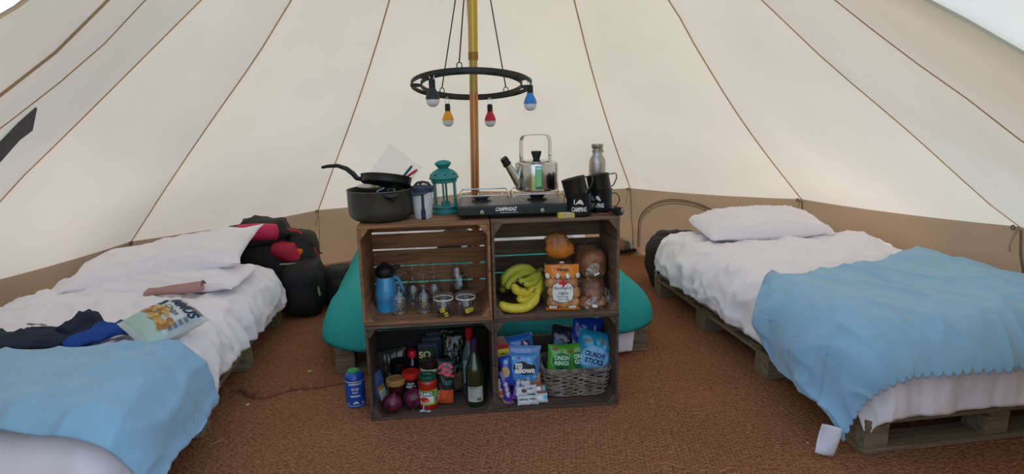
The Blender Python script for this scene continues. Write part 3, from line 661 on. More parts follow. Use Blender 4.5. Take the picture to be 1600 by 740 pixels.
def wineglass(label, u, d, s=1.0):
    g = thing('wine_glass', label, 'wine glass', K(u,d,MID), random.uniform(0,6), 'upturned cut glass goblets')
    S_ = s; g.scale = (1,1,1.13)
    MB().lathe([(.034*S_,0),(.0385*S_,.02),(.040*S_,.045),(.036*S_,.07),(.024*S_,.088),(.010*S_,.096),(.008*S_,.1)], 40, caps=False).build('bowl', GLS, g, solid=.002)
    MB().lathe([(0,.098),(.012,.098),(.0145,.103),(.012,.108),(.007,.112),(.0055,.125),(.0065,.140),(.008,.150),(.02,.1535),(.034,.155),(.0365,.157),(.034,.159),(0,.160)], 40, caps=False).build('stem_and_foot', GLS, g)
    MB().lathe([(.0355,.156),(.037,.1565),(.0372,.158),(.036,.1588),(.0355,.156)], 40, caps=False).build('foot_rim', GRIM, g)
    st = MB()
    for j in range(6):
        z = .012+j*.0105
        rr_ = .0362*S_+.0045*S_*sin(pi*min(1,(z)/.09))
        for k in range(16):
            a = 2*pi*(k+.5*(j % 2))/16; c_ = Vector((rr_*cos(a), rr_*sin(a), z)); n_ = Vector((cos(a), sin(a), 0)); t_ = Vector((-sin(a), cos(a), 0))
            st.add([c_+n_*.0016, c_+t_*.0058, c_+Vector((0,0,.0055)), c_-t_*.0058, c_-Vector((0,0,.0055))], [(0,1,2),(0,2,3),(0,3,4),(0,4,1)])
    tag(st.build('cut_facets', GRIM, g, smooth=False), kind='stuff')
wineglass('upturned cut glass goblet standing right in front of the blue jug', .142,.115)
wineglass('upturned cut glass goblet in the front row, left of the clip-top jars', .247,.115)
wineglass('upturned goblet in the back row directly behind the leftmost front goblet', .193,.245)
wineglass('upturned goblet in the back row nearest the stacked tumblers', .288,.25)
tum_base = K(.405,.255,MID)
for i,lb in enumerate(('lower clear tumbler of the upturned stack in the upper left crate','upper clear tumbler of the upturned stack in the upper left crate')):
    g = thing('glass_tumbler', lb, 'glass', tum_base+Vector((-.012*i,.0,.042*i)), .3, 'stacked glass tumblers')
    s_ = 1-.06*i
    MB().lathe([(.040*s_,0),(.0375*s_,.06),(.033*s_,.118),(.030*s_,.122),(0,.122)], 12, caps=False).build('glass_body', GLS, g, solid=.0022)
    MB().lathe([(.041*s_,0),(.0425*s_,.002),(.041*s_,.004),(.0395*s_,.002),(.041*s_,0)], 32, caps=False).build('glass_rim', GRIM, g); MB().lathe([(.029*s_,.120),(.031*s_,.1215),(.029*s_,.123),(.027*s_,.1225),(.029*s_,.120)], 32, caps=False).build('base_rim', GRIM, g)
for i,(u,d,lb) in enumerate(((.332,.062,'clip-top glass jar of dark tea bags, left one, half hidden yellow tags'),(.426,.062,'clip-top glass jar of dark sachets, right one, with a large yellow label'))):
    j = thing('clip_top_jar', lb, 'jar', K(u,d,MID), CY+.2*i, 'clip-top glass jars')
    MB().lathe([(0,0),(.040,0),(.0435,.006),(.0445,.03),(.0435,.06),(.039,.068),(.0395,.072)], 40, caps=False).build('jar_body', GLS, j, solid=.0022)
    MB().lathe([(.041,.071),(.043,.0725),(.043,.076),(.041,.0775),(.039,.0745),(.041,.071)], 40, caps=False).build('rubber_seal', mat('seal_white', (226,224,214), .5), j)
    MB().lathe([(.0415,.0775),(.0425,.084),(.041,.09),(.034,.0945),(.026,.0925),(0,.091)], 40, caps=False).build('lid', clearmat('lid_glass', (.95,.97,.97), .12, .35) if 'lid_glass' not in MATS else MATS['lid_glass'], j); MB().lathe([(.032,.0942),(.0335,.0955),(.032,.0962),(.0305,.0955),(.032,.0942)], 32, caps=False).build('lid_rim', GRIM, j)
    MB().tube([(.043*cos(a),.043*sin(a),.068+.002*sin(3*a)) for a in [2*pi*k/24 for k in range(24)]], .0013, 6, closed=True).build('wire_bail', CHROME, j)
    MB().tube([(-.012,-.046,.04),(-.014,-.052,.06),(-.010,-.05,.082),(.010,-.05,.082),(.014,-.052,.06),(.012,-.046,.04)], .0014, 6).build('wire_clip', CHROME, j)
    fill = MB()
    for k in range(16):
        a = random.uniform(0,6.28); r_ = random.uniform(.008,.026)
        fill.box((r_*cos(a), r_*sin(a), random.uniform(.012,.05)), (.004,.026,.03), rot=(random.uniform(-.5,.5),random.uniform(-.5,.5),random.uniform(0,3)))
    tag(fill.build('tea_bags', mat('sachet_dark', (44,40,42), .5), j, smooth=False), kind='stuff')
    for k,(a,z,w_) in enumerate((((-.15,.034,.02),(.28,.014,.016)) if i == 0 else ((.2,.028,.036),))):
        fm_ = cylmap(.0395,z,a)
        print_patch(j, 'yellow_tag', [(x*cos(.25)-y*sin(.25), x*sin(.25)+y*cos(.25)) for x,y in rect(-w_/2,-.009,w_/2,.010)], YELLOW_PRINT, fm_)
        print_text(j, 'tag_print', 'TEA', .007, BLACK_PRINT, cylmap(.0395,z,a,.0016), ang=.25)

def ridge(x, y, s=0, fx=1, fy=1, p=3):
    n_ = noise.noise(Vector((x*fx+s, y*fy-s, s*.7))); return max(0, 1-abs(n_)*p)**2
def blob(par, nm, m, c, d, seed=0, e=3, amp=.02, rot=None, n_=22):
    a, b_, c_ = d[0]/2, d[1]/2, d[2]/2; g = lambda w_, m_: math.copysign(abs(w_)**m_, w_)
    R = Euler(rot).to_matrix() if rot else Matrix.Identity(3)
    def f(u, v):
        th = (u-.5)*2*pi; ph = (v-.5)*pi
        p_ = Vector((a*g(cos(ph),2/e)*g(cos(th),2/e), b_*g(cos(ph),2/e)*g(sin(th),2/e), c_*g(sin(ph),2/e)))
        p_ *= 1+amp/max(.05,p_.length)*(fbm(p_.x*6+seed, p_.y*6, p_.z*6)+.5*ridge(p_.x, p_.z, seed, 9, 14, 2.5))
        return R@p_+Vector(c)
    return MB().grid(f, n_*2, n_).build(nm, m, par, ang=180)
# ---------------- upper right crate: bananas and bread ----------------
bananam = mat('banana_skin', (206,190,52), .5, var=.0)
def banana_mat(name, tip, mid):
    m = bpy.data.materials.new(name); m.use_nodes = True; n = m.node_tree; p = n.nodes['Principled BSDF']
    t = n.nodes.new('ShaderNodeTexCoord'); ns = n.nodes.new('ShaderNodeTexNoise'); ns.inputs['Scale'].default_value = 45; ns.inputs['Detail'].default_value = 4
    n.links.new(t.outputs['Object'], ns.inputs['Vector'])
    r = n.nodes.new('ShaderNodeValToRGB'); r.color_ramp.elements[0].position = .30; r.color_ramp.elements[0].color = (*lin((70,46,20)), 1)
    r.color_ramp.elements[1].position = .36; r.color_ramp.elements[1].color = (*lin(mid), 1); e = r.color_ramp.elements.new(.7); e.color = (*lin(tip), 1)
    n.links.new(ns.outputs[0], r.inputs[0]); n.links.new(r.outputs[0], p.inputs['Base Color']); p.inputs['Roughness'].default_value = .45; return m
BY = banana_mat('banana_yellow', (226,206,64), (200,182,44)); BG = banana_mat('banana_green', (172,182,58), (190,184,56))
def banana(par, pts, m, rad=.0175):
    P = [Vector(p) for p in pts]; out = []; rs = []
    N_ = 22
    for k in range(N_+1):
        t = k/N_; n_ = len(P)-1; i = min(n_-1, int(t*n_)); f = t*n_-i
        p0 = P[max(i-1,0)]; p1 = P[i]; p2 = P[i+1]; p3 = P[min(i+2,n_)]
        q = .5*((2*p1)+(p2-p0)*f+(2*p0-5*p1+4*p2-p3)*f*f+(3*p1-p0-3*p2+p3)*f**3); out.append(q)
        rr = rad*(min(1, (t/.16))**.6 if t < .16 else 1)*(1 if t < .8 else max(.3, 1-((t-.8)/.2)**.8*.7)); rs.append(max(.004, rr))
    o = MB().tube(out, rs, 10, flat=.93).build('banana', m, par, ang=60)
    MB().tube([out[0]+(out[0]-out[1])*.6, out[0]+(out[1]-out[0])*.5], [.0035,.0062], 8).build('banana_tip', mat('banana_tip', (48,34,20), .8), o)
    return o
bn = thing('banana_bunch', 'bunch of green-yellow bananas curving over each other in the upper right crate', 'bananas', K(.66,.16,MID), CY)
hub = (.09,.03,.135)
banana(bn, [(-.065,-.01,.085),(-.055,.0,.128),(-.01,.01,.158),(.04,.02,.158),hub], BG, .021)
banana(bn, [(-.05,-.045,.082),(-.04,-.03,.105),(-.01,-.01,.125),(.03,.01,.138),hub], BG, .018)
banana(bn, [(-.03,-.075,.118),(-.012,-.078,.088),(.03,-.065,.072),(.065,-.04,.085),(.098,.0,.13)], BY, .021)
banana(bn, [(-.005,-.055,.13),(.02,-.05,.118),(.05,-.03,.122),(.075,-.01,.13),hub], BG, .016)
banana(bn, [(.015,-.07,.115),(.04,-.06,.108),(.07,-.04,.11),(.09,-.01,.128),(.1,.02,.14)], BG, .016)
banana(bn, [(-.015,-.085,.062),(.01,-.085,.045),(.045,-.075,.045),(.08,-.055,.07),(.102,-.01,.125)], BY, .019)
banana(bn, [(-.075,.03,.05),(-.06,.03,.07),(-.03,.03,.1),(.03,.03,.125),hub], BG, .018)
MB().tube([(.08,.02,.134),(.1,.025,.142),(.112,.03,.15)], [.016,.013,.011], 10).build('stem', mat('stem_green', (110,110,50), .7), bn)
sb = thing('banana', 'single ripe yellow banana lying in front of the banana bunch', 'banana', K(.655,.045,MID), CY)
banana(sb, [(-.082,.01,.05),(-.066,.0,.030),(-.02,-.01,.022),(.03,-.005,.026),(.068,.015,.05),(.082,.03,.075)], BY, .0215)
FILM = clearmat('clear_film', (.97,.96,.95), .04, .20, bump=.9)
def film_bag(par, fn, nu=26, nv=22, m=FILM): return MB().grid(fn, nu, nv).build('film', m, par, ang=180)
# brioche bag
br_ = thing('brioche_bag', 'clear and orange printed bag of brioche rolls standing in the upper right crate', 'bread', K(.842,.066,MID), (radians(-6),0,CY-radians(6))); br_.scale = (1.16,1.0,1.13)
CRUST = mat('brioche_crust', (196,116,56), .55, var=.2, vscale=16, col2=(226,168,104)); 
for k_, (sx_,sy_,sz) in enumerate([(-.036,0,.027),(.002,-.004,.03),(.038,0,.026),(-.03,.003,.066),(.012,-.003,.070),(.042,.004,.064),(-.038,0,.105),(-.002,-.004,.108),(.034,0,.103),(-.024,0,.145),(.022,0,.146)]):
    blob(br_, 'roll', CRUST, (sx_, sy_, sz), (.048, .066, .046), seed=k_*3.3, e=2.6, amp=.006, rot=(.3*sin(k_*2), .4*cos(k_*3), 0), n_=12)
def bagf(x, z): # front depth of brioche bag
    k = max(0, 1-abs(x/.074)**3.2); e = max(0, 1-abs((z-.09)/.097)**6)
    return -(.046*k**.5*e**.4+.002)+.004*fbm(x*40, z*30, 2)+.003*noise.noise(Vector((x*110, z*60, 5)))
def bmap(eps): return lambda x, z: (x, bagf(x, z)-eps, z)
MB().grid(lambda u, v: (lambda x, z: (x, bagf(x, z), z))((u-.5)*.148*(1-.12*v**3), v*.185), 60, 60).build('film', clearmat('crinkled_film', (.97,.96,.95), .06, .26, bump=1.0, bscale=45), br_, ang=180)
MB().grid(lambda u, v: (lambda x, z: (x, -bagf(x, z)*.8, z))((u-.5)*.148*(1-.12*v**3), v*.185), 20, 20).build('film', FILM, br_, ang=180)
OR = mat('orange_film', (222,128,36), .25); 
print_patch(br_, 'orange_band', rect(-.062,.002,.064,.013,10), OR, bmap(.002))
print_patch(br_, 'orange_top', rect(-.064,.135,.060,.176,10), OR, bmap(.002))
for k in range(7): print_patch(br_, 'scallop', ell(-.055+k*.0185,.135,.008,.010,14), OR if k % 2 else WHITE_PRINT, bmap(.0026))
label_outline = [(x*.9,z) for x,z in ((-.04,.045),(-.015,.036),(.012,.036),(.036,.044),(.042,.065),(.040,.09),(.030,.104),(.006,.110),(-.02,.108),(-.038,.098),(-.043,.075))]
print_patch(br_, 'white_label', label_outline, WHITE_PRINT, bmap(.003))
print_patch(br_, 'flower_mark', [((.013*(1+.25*cos(4*a)))*cos(a)+.0, .107+(.013*(1+.25*cos(4*a)))*sin(a)) for a in [2*pi*k/28 for k in range(28)]], RED_PRINT, bmap(.004))
print_text(br_, 'lettering', 'Boulangère', .017, BLACK_PRINT, bmap(.004), width=.064, off=(-.001,.089), shear=.2)
print_text(br_, 'lettering', 'Végan', .016, BLACK_PRINT, bmap(.004), off=(0,.070), shear=.2)
print_text(br_, 'lettering', 'BRIOCHE', .009, BLACK_PRINT, bmap(.004), off=(0,.055)); print_text(br_, 'lettering', 'TRANCHÉE', .009, BLACK_PRINT, bmap(.004), off=(0,.045))
print_text(br_, 'lettering', 'Végan', .018, BLACK_PRINT, bmap(.004), off=(.0,.158), shear=.2, bold=.0004)
for x in (-.036,.034): print_patch(br_, 'small_label', rect(x-.014,.010,x+.014,.020,4), WHITE_PRINT, bmap(.004))
# burger bun bag perched on top: gathered neck + buns
bb = thing('bun_bag', 'clear bag of orange burger buns knotted on top of the brioche bag', 'bread', K(.838,.115,MID+.205), (0,0,CY)); bb.scale = (1.05,1.0,1.0)
MB().lathe([(0,-.005),(.03,0),(.052,.018),(.058,.04),(.05,.06),(.03,.075),(0,.08)], 32, (.002,.0,.012), sx=1.05, sy=.8).build('bun', mat('bun_orange', (206,120,40), .5, var=.25, vscale=20), bb)
MB().lathe([(0,0),(.045,.01),(.052,.035),(.03,.055),(0,.06)], 28, (-.006,.03,.055), sx=1.0, sy=.8).build('bun', CRUST, bb)
film_bag(bb, lambda u, v: ((.066+.009*sin(u*2*pi*9)*v+.004*fbm(u*9,v*6))*cos(2*pi*u)*(sin(pi*(.08+.86*v)))**.5, (.05+.004*sin(u*40))*sin(2*pi*u)*(sin(pi*(.08+.86*v)))**.5+.01, -.01+.135*v), 60, 16)
MB().grid(lambda u, v: ((.006+.040*v**1.5+.004*sin(u*2*pi*9)*v)*cos(2*pi*u), -.047-.008+(.012)*sin(2*pi*u)-.01*(1-v), .008+.03*v*(1-.3*sin(2*pi*u))*(-1)), 64, 8).build('gathered_neck', mat('film_orange', (224,140,70), .2, alpha=.35), bb, ang=180)
MB().box((0,-.064,.006),(.016,.006,.006)).build('bag_clip', mat('clip_white', (232,232,230), .4), bb, smooth=False, bevel=.001)
# brown loaf
lf = thing('loaf_bag', 'long brown loaf in a clear bag at the back right of the upper right crate', 'bread', K(.990,.205,MID+.0), (0,0,CY)); lf.scale = (1.08,1.0,1.13)
LC = mat('loaf_crust', (146,88,58), .55, var=.3, vscale=22, col2=(190,128,90), bump=.4, bscale=60)
def sbox(a, b_, c, e=4, n_=20):
    mbx = MB(); vs = []
    def f(u, v):
        th = (u-.5)*2*pi; ph = (v-.5)*pi
        g = lambda w_, m_: math.copysign(abs(w_)**m_, w_)
        return (a*g(cos(ph),2/e)*g(cos(th),2/e), b_*g(cos(ph),2/e)*g(sin(th),2/e), c*g(sin(ph),2/e)+c)
    return mbx.grid(f, n_*2, n_)
blob(lf, 'loaf', LC, (0,0,.153), (.12,.20,.108), seed=2, e=3.6, amp=.006)
blob(lf, 'loaf', LC, (0,.01,.05), (.12,.18,.096), seed=6, e=3.6, amp=.006)
film_bag(lf, lambda u, v: ((.067+.004*fbm(u*12,v*8))*math.copysign(abs(cos(2*pi*u))**.6,cos(2*pi*u))*(1-.25*v), (-.112+.23*v if False else (.112)*math.copysign(abs(sin(2*pi*u))**.6,sin(2*pi*u))), .001+.215*v+.004*fbm(u*9,v*7,4)), 60, 20)
MB().grid(lambda u, v: ((.003+.034*v+.003*sin(2*pi*u*10)*v)*cos(2*pi*u), -.112-.012*(1-v), .128+(.003+.038*v)*sin(2*pi*u)), 70, 8).build('gathered_neck', clearmat('film_twist', (.93,.9,.88), .16, .2, bump=1.0, bscale=50), lf, ang=180)
MB().box((.004,-.127,.128),(.022,.006,.007), rot=(0,-.4,0)).build('bag_tie', MATS['clip_white'], lf, smooth=False, bevel=.001)
# rolls bag front right
rb = thing('roll_bag', 'clear bag of brown rolls at the front right of the upper right crate', 'bread', K(.975,.065,MID), (0,0,CY))
for x,y,z,s_ in ((-.03,0,.0,1),(.028,.01,.0,1),(0,-.005,.035,.9)):
    MB().lathe([(0,0),(.028,.003),(.037,.018),(.034,.036),(.02,.048),(0,.052)], 24, (x,y,z), sx=s_, sy=s_*1.1).build('roll', LC, rb)
film_bag(rb, lambda u, v: ((.073+.008*fbm(u*9,v*5)-.02*v*v)*cos(2*pi*u)*(sin(pi*(.1+.82*v)))**.45, (.058+.006*fbm(u*11,v*4,3))*sin(2*pi*u)*(sin(pi*(.1+.82*v)))**.45, .001+.118*v), 60, 16)
MB().grid(lambda u, v: ((.003+.036*v+.003*sin(2*pi*u*9)*v)*cos(2*pi*u)-.008, -.062-.01*(1-v), .03+(.003+.034*v)*sin(2*pi*u)), 70, 8).build('gathered_neck', MATS['film_twist'], rb, ang=180)
MB().grid(lambda u, v: (.05+.035*v+.01*sin(u*5)*v, -.03+.03*u, .03+.065*u-.02*v), 12, 8).build('film_tail', MATS['film_twist'], rb, ang=180)
MB().box((-.008,-.075,.03),(.02,.008,.011), rot=(0,.2,0)).build('bag_tie', MATS['clip_white'], rb, smooth=False, bevel=.001)

# ---------------- packet builder ----------------
def foil(name, col, rough=.28, col2=None, var=.0, vscale=20):
    return mat(name, col, rough, 0.0, var, vscale, bump=.8, bscale=22, spec=.8, col2=col2, coat=.3)
class Packet:
    """pillow-shaped snack bag: local x width, z height, -y is the printed front"""
    def __init__(s, name, label, cat, wd, ht, tk, loc, rot, m, group=None, seed=0, crimp=None, wrinkle=1.0, pinch=.1):
        s.w, s.h, s.t, s.seed, s.wr, s.pinch = wd, ht, tk, seed, wrinkle, pinch
        s.root = thing(name, label, cat, loc, rot, group)
        def f(sgn): return lambda u, v: s.P((u-.5)*wd, v*ht, sgn)
        MB().grid(f(1), 30, 30).build('film_front', m, s.root, ang=180); MB().grid(f(-1), 22, 22).build('film_back', m, s.root, ang=180)
        for z0, z1 in ((0, .014), (ht-.014, ht)):
            vs = []; fs = []; N_ = 24
            for i in range(N_+1):
                x = (i/N_-.5)*wd
                for z in (z0, z1): q = s.P(x, z, 1); vs.append((q[0], -.0012+.0035*s.wav(x), q[2])); vs.append((q[0], .0012+.0035*s.wav(x), q[2]))
            for i in range(N_):
                a = i*4; b_ = a+4; fs += [(a,b_,b_+2,a+2),(a+1,a+3,b_+3,b_+1),(a,a+1,b_+1,b_),(a+2,b_+2,b_+3,a+3)]
            MB().add(vs, fs).build('seal', crimp or m, s.root, smooth=False)
    def wav(s, x): return fbm(x*14, s.seed*3.1, 1)
    def P(s, x, z, sgn, eps=0):
        a = 2*x/s.w; b_ = 2*z/s.h-1
        k = max(0, 1-abs(a)**3)**.6*max(0, 1-abs(b_)**2.6)**.62
        y = s.t/2*k*(1+.10*fbm(x*16+s.seed, z*14, sgn*3)*s.wr)+s.wr*.0035*noise.noise(Vector((x*60, z*40+s.seed, sgn)))*k
        y = sgn*-y+.0035*s.wav(x)*(abs(b_)**3)
        xx = x*(1-s.pinch*(1-abs(b_)**2)*.4)
        return (xx, y-eps*sgn, z)
    def fm(s, eps=.0016): return lambda x, z: s.P(x/(1-s.pinch*.3), z, 1, eps)
    def text(s, t_, size, m, off, **k): return print_text(s.root, 'lettering', t_, size, m, s.fm(k.pop('eps', .0030)), off=off, **k)
    def patch(s, nm, poly, m, eps=.0018): return print_patch(s.root, nm, poly, m, s.fm(eps))
def jar(name, label, u, d, r, h, body, lidm, lr=None, lh=.016, cat='jar', neck=.9, rot=0, zb=LOW):
    t_ = thing(name, label, cat, K(u, d, zb), CY+rot)
    MB().lathe([(0,0),(r-.005,0),(r,.006),(r,h*.78),(r*.97,h*.84),(r*neck,h-lh-.002),(r*neck,h-lh+.004),(0,h-lh+.004)], 40).build('jar_body', body, t_)
    lr = lr or r*neck+.003
    MB().lathe([(lr-.001,h-lh-.002),(lr,h-lh),(lr,h-.003),(lr-.003,h),(lr*.8,h),(lr*.78,h-.0012),(0,h-.0012)], 40).build('lid', lidm, t_)
    return t_
# ---------------- lower left crate ----------------
ON = mat('onion_skin', (84,22,44), .25, var=.35, vscale=3, stretch=(9,9,1), col2=(118,38,72), spec=.6)
for lb,u,d,s_,rr in (('red onion in the front left corner of the lower left crate',.092,.043,1.0,(0,.25,0)),('red onion with papery neck tip beside the green-lidded sauce jar',.180,.070,1.05,(-.25,.12,.4))):
    o_ = thing('red_onion', lb, 'onion', K(u,d,LOW+.040*s_), (rr[0],rr[1],rr[2]), 'red onions')
    MB().lathe([(0,-.041*s_),(.006,-.0405*s_),(.022*s_,-.034*s_),(.038*s_,-.016*s_),(.0435*s_,.002*s_),(.039*s_,.02*s_),(.024*s_,.035*s_),(.010*s_,.041*s_),(.0045,.046*s_),(.0055,.051*s_),(0,.052*s_)], 32).build('bulb', ON, o_)
    MB().lathe([(0,-.043*s_),(.005,-.043*s_),(.007,-.039*s_)], 10).build('root_tuft', mat('root_tuft', (150,120,80), .9), o_)
SAUCE = mat('tomato_sauce', (166,34,18), .15, var=.15, vscale=40, coat=.6); DGL = mat('dark_glass_jar', (24,16,14), .1, coat=.6)
ol = jar('sauce_jar', 'tomato sauce jar with dark green lid and green label in lower left crate', .246, .072, .042, .152, SAUCE, mat('green_lid', (22,84,60), .3), lr=.0385, lh=.018, neck=.86, rot=.0)
GL = mat('lime_label', (120,178,66), .5)
for nm,m_,x0,z0,x1,z1,e in (('label',GL,-.05,.028,.052,.090,.0006),('label_edge',YELLOW_PRINT,-.05,.026,.052,.028,.0008),('label_edge',YELLOW_PRINT,-.05,.090,.052,.092,.0008),('label_panel',GREEN_PRINT,-.047,.066,.028,.089,.0010),('picture_panel',WHITE_PRINT,-.04,.034,.026,.066,.0010),('label_panel',mat('pink_label',(206,70,90),.5),.036,.034,.05,.058,.0010)):
    print_patch(ol, nm, rect(x0,z0,x1,z1,8), m_, cylmap(.042,0,0,e))
print_patch(ol, 'tomato_picture', ell(-.014,.05,.019,.013), RED_PRINT, cylmap(.042,0,0,.0016)); print_patch(ol, 'tomato_picture', ell(-.002,.044,.012,.006), mat('pink_tomato',(226,120,100),.5), cylmap(.042,0,0,.002))
print_text(ol, 'lettering', 'OLMIO', .020, WHITE_PRINT, cylmap(.042,0,0,.0018), bold=.001, width=.062, off=(-.010,.077))
print_text(ol, 'lettering', 'DOLMIO', .009, WHITE_PRINT, flatmap((0,0,.1522),(1,0,0),(0,1,0)), off=(0,.0), bold=.0003)
cj = jar('coffee_jar', 'instant coffee jar with bright red lid and black label between onion and sauce jar', .170, .145, .041, .138, mat('coffee_brown', (44,26,18), .15, coat=.5), mat('scarlet_lid', (206,42,26), .35), lr=.041, lh=.022)
print_patch(cj, 'label', rect(-.04,.04,.04,.095,8), BLACK_PRINT, cylmap(.041,0,0,.0006)); print_text(cj, 'lettering', 'AZERA', .015, WHITE_PRINT, cylmap(.041,0,0,.0012), bold=.0006, width=.045, off=(0,.082)); print_text(cj, 'lettering', 'NESCAFE', .008, WHITE_PRINT, cylmap(.041,0,0,.0012), width=.035, off=(0,.096))
print_patch(cj, 'drip_mark', [(-.004,.055),(.004,.055),(.005,.066),(0,.074),(-.005,.066)], RED_PRINT, cylmap(.041,0,0,.0014))
gj = jar('gold_lid_jar', 'dark glass jar with a wide golden plastic lid behind the front onion', .102, .125, .040, .118, mat('brown_jar', (58,26,20), .12, coat=.5), mat('gold_lid', (176,132,74), .4), lr=.043, lh=.022)
MB().box((.002,-.004,.1178),(.05,.002,.0008), rot=(0,0,.1)).build('lid_slot', mat('slot_brown', (92,60,30), .6), gj, smooth=False)
jar('black_lid_jar', 'tall black jar with glossy black lid behind the gold-lidded jar', .112, .215, .040, .165, DGL, mat('gloss_black', (14,14,16), .2), lr=.041, lh=.05)
bj = jar('spread_jar', 'jar with dark brown lid over a cream rim behind the green-lidded sauce jar', .256, .150, .042, .185, mat('choc_spread', (64,34,22), .2, coat=.4), mat('brown_lid', (40,24,22), .35), lr=.044, lh=.03)
MB().lathe([(.0435,.138),(.0455,.141),(.0455,.152),(.044,.155)], 40, caps=False).build('cream_rim', mat('cream_rim', (206,190,158), .5), bj)
rc = thing('sauce_bottle', 'small dark sauce bottle with red screw cap behind the coffee jar', 'bottle', K(.172,.235,LOW), CY)
MB().lathe([(0,0),(.026,0),(.028,.004),(.028,.13),(.02,.155),(.013,.165),(.013,.175),(0,.175)], 32).build('body', DGL, rc)
MB().lathe([(.013,.17),(.0205,.171),(.021,.199),(.019,.202),(0,.202)], 28).build('cap', mat('red_cap', (200,26,36), .35), rc)
PD = mat('carton_green_black', (18,42,40), .45)
for i,(u,d,w_,h,lb) in enumerate(((.245,.215,.085,.232,'dark green carton lettered SO with a bright blue side, in front'),(.262,.262,.085,.246,'dark carton behind the SO carton, top edge showing'),(.278,.302,.085,.256,'rearmost dark carton with an orange side against the crate back'))):
    c_ = thing('food_carton', lb+'' , 'carton', K(u,d,LOW), CY+.05, 'dark food cartons')
    MB().box((0,0,h/2),(w_,.034,h)).build('box', PD, c_, smooth=False, bevel=.001)
    MB().box((w_/2+.0003,0,h/2),(.001,.03,h-.01)).build('side_panel', mat('side_blue',(60,150,214),.5) if i == 0 else mat('side_orange',(170,98,44),.5), c_, smooth=False)
    MB().box((0,0,h+.0003),(w_,.034,.001)).build('top_panel', mat('carton_top',(96,112,150),.5), c_, smooth=False)
    if i == 0:
        fm_ = flatmap((0,-.0172,0),(1,0,0),(0,0,1))
        print_text(c_, 'lettering', 'SO', .042, mat('pale_lime_print',(206,214,130),.5), fm_, bold=.0012, off=(-.014,.190)); print_text(c_, 'lettering', 'ORGANIC COFFEE', .009, WHITE_PRINT, fm_, off=(-.004,.150), width=.06)
        print_patch(c_, 'seal_print', ell(-.004,.088,.008,.008), GREEN_PRINT, fm_)
CAM = mat('camouflage_film', (28,32,26), .2, var=.0, coat=.3)
n = CAM.node_tree; p = n.nodes['Principled BSDF']; t = n.nodes.new('ShaderNodeTexCoord'); vo = n.nodes.new('ShaderNodeTexNoise'); vo.inputs['Scale'].default_value = 26; vo.inputs['Detail'].default_value = 0; vo.inputs['Distortion'].default_value = 1.2
n.links.new(t.outputs['Object'], vo.inputs['Vector']); r = n.nodes.new('ShaderNodeValToRGB'); r.color_ramp.interpolation = 'CONSTANT'
r.color_ramp.elements[0].color = (*lin((20,26,22)),1); r.color_ramp.elements[1].position = .56; r.color_ramp.elements[1].color = (*lin((104,104,78)),1); e = r.color_ramp.elements.new(.64); e.color = (*lin((22,28,26)),1)
n.links.new(vo.outputs[0], r.inputs[0]); n.links.new(r.outputs[0], p.inputs['Base Color'])
pb = Packet('pasta_bag', 'black and khaki patterned pasta bag standing behind the pink and orange bag', 'bag', .115, .285, .06, K(.352,.205,LOW), (radians(-8),radians(3),CY), CAM, seed=3, wrinkle=2.2, pinch=.3)
pb.patch('window', rect(-.02,.025,.04,.095,6), mat('pasta_seen', (120,88,64), .4, var=.3, vscale=60)); pb.text('ORGANIC PASTA', .01, mat('teal_print',(60,120,120),.5), (.02,.125), width=.05)
PK = mat('pink_leaf_film', (24,40,40), .25, coat=.3)
lb_ = Packet('lentil_bag', 'dark bag with pink leaf print and orange lentils showing at its foot', 'bag', .084, .205, .06, K(.316,.085,LOW), (radians(-6),radians(4),CY), PK, seed=5, wrinkle=1.4, pinch=.2)
for k,(x,z,a,l) in enumerate(((-.02,.15,.4,.020),(.0,.165,-.3,.018),(.018,.15,.6,.020),(.028,.135,-.5,.014),(-.026,.172,.9,.014),(.004,.142,-.2,.019),(-.008,.185,.2,.014),(.02,.178,-.6,.014))):
    lb_.patch('leaf_print', [(x+l*cos(t_)*cos(a)-.006*sin(t_)*sin(a), z+l*cos(t_)*sin(a)+.006*sin(t_)*cos(a)) for t_ in [2*pi*q/14 for q in range(14)]], mat('pink_print',(206,80,100),.5), eps=.002+.0002*k)
lb_.patch('clear_window', rect(-.028,.008,.036,.074,8), mat('lentils', (206,84,38), .6, var=.35, vscale=120)); lb_.patch('side_label', rect(-.04,.02,-.026,.07,4), mat('pale_label',(170,180,170),.5), eps=.0024); lb_.text('RED LENTILS', .009, mat('teal_print',(60,120,120),.5), (.014,.112), width=.036); lb_.text('ORGANIC', .008, MATS['teal_print'], (.014,.101), width=.03)
pf = Packet('foil_pouch', 'olive and black foil pouch slumped against the left back of the lower left crate', 'pouch', .15, .19, .05, K(.09,.27,LOW), (radians(-4),radians(-8),CY+.05), foil('olive_foil',(64,62,52)), seed=8, wrinkle=2, crimp=foil('olive_foil_edge',(120,116,96)))
sf = Packet('small_packet', 'blue and cream packet leaning on the left side of the lower left crate', 'packet', .07, .15, .02, K(.045,.14,LOW), (radians(-5),radians(-12),CY+.9), foil('steel_blue_foil',(64,92,140)), seed=9)
sf.patch('packet_print', rect(-.02,.02,.02,.07,4), mat('cream_print',(206,196,170),.5)); sf.patch('packet_print', rect(-.02,.07,.02,.09,4), mat('mustard_print',(176,130,50),.5))
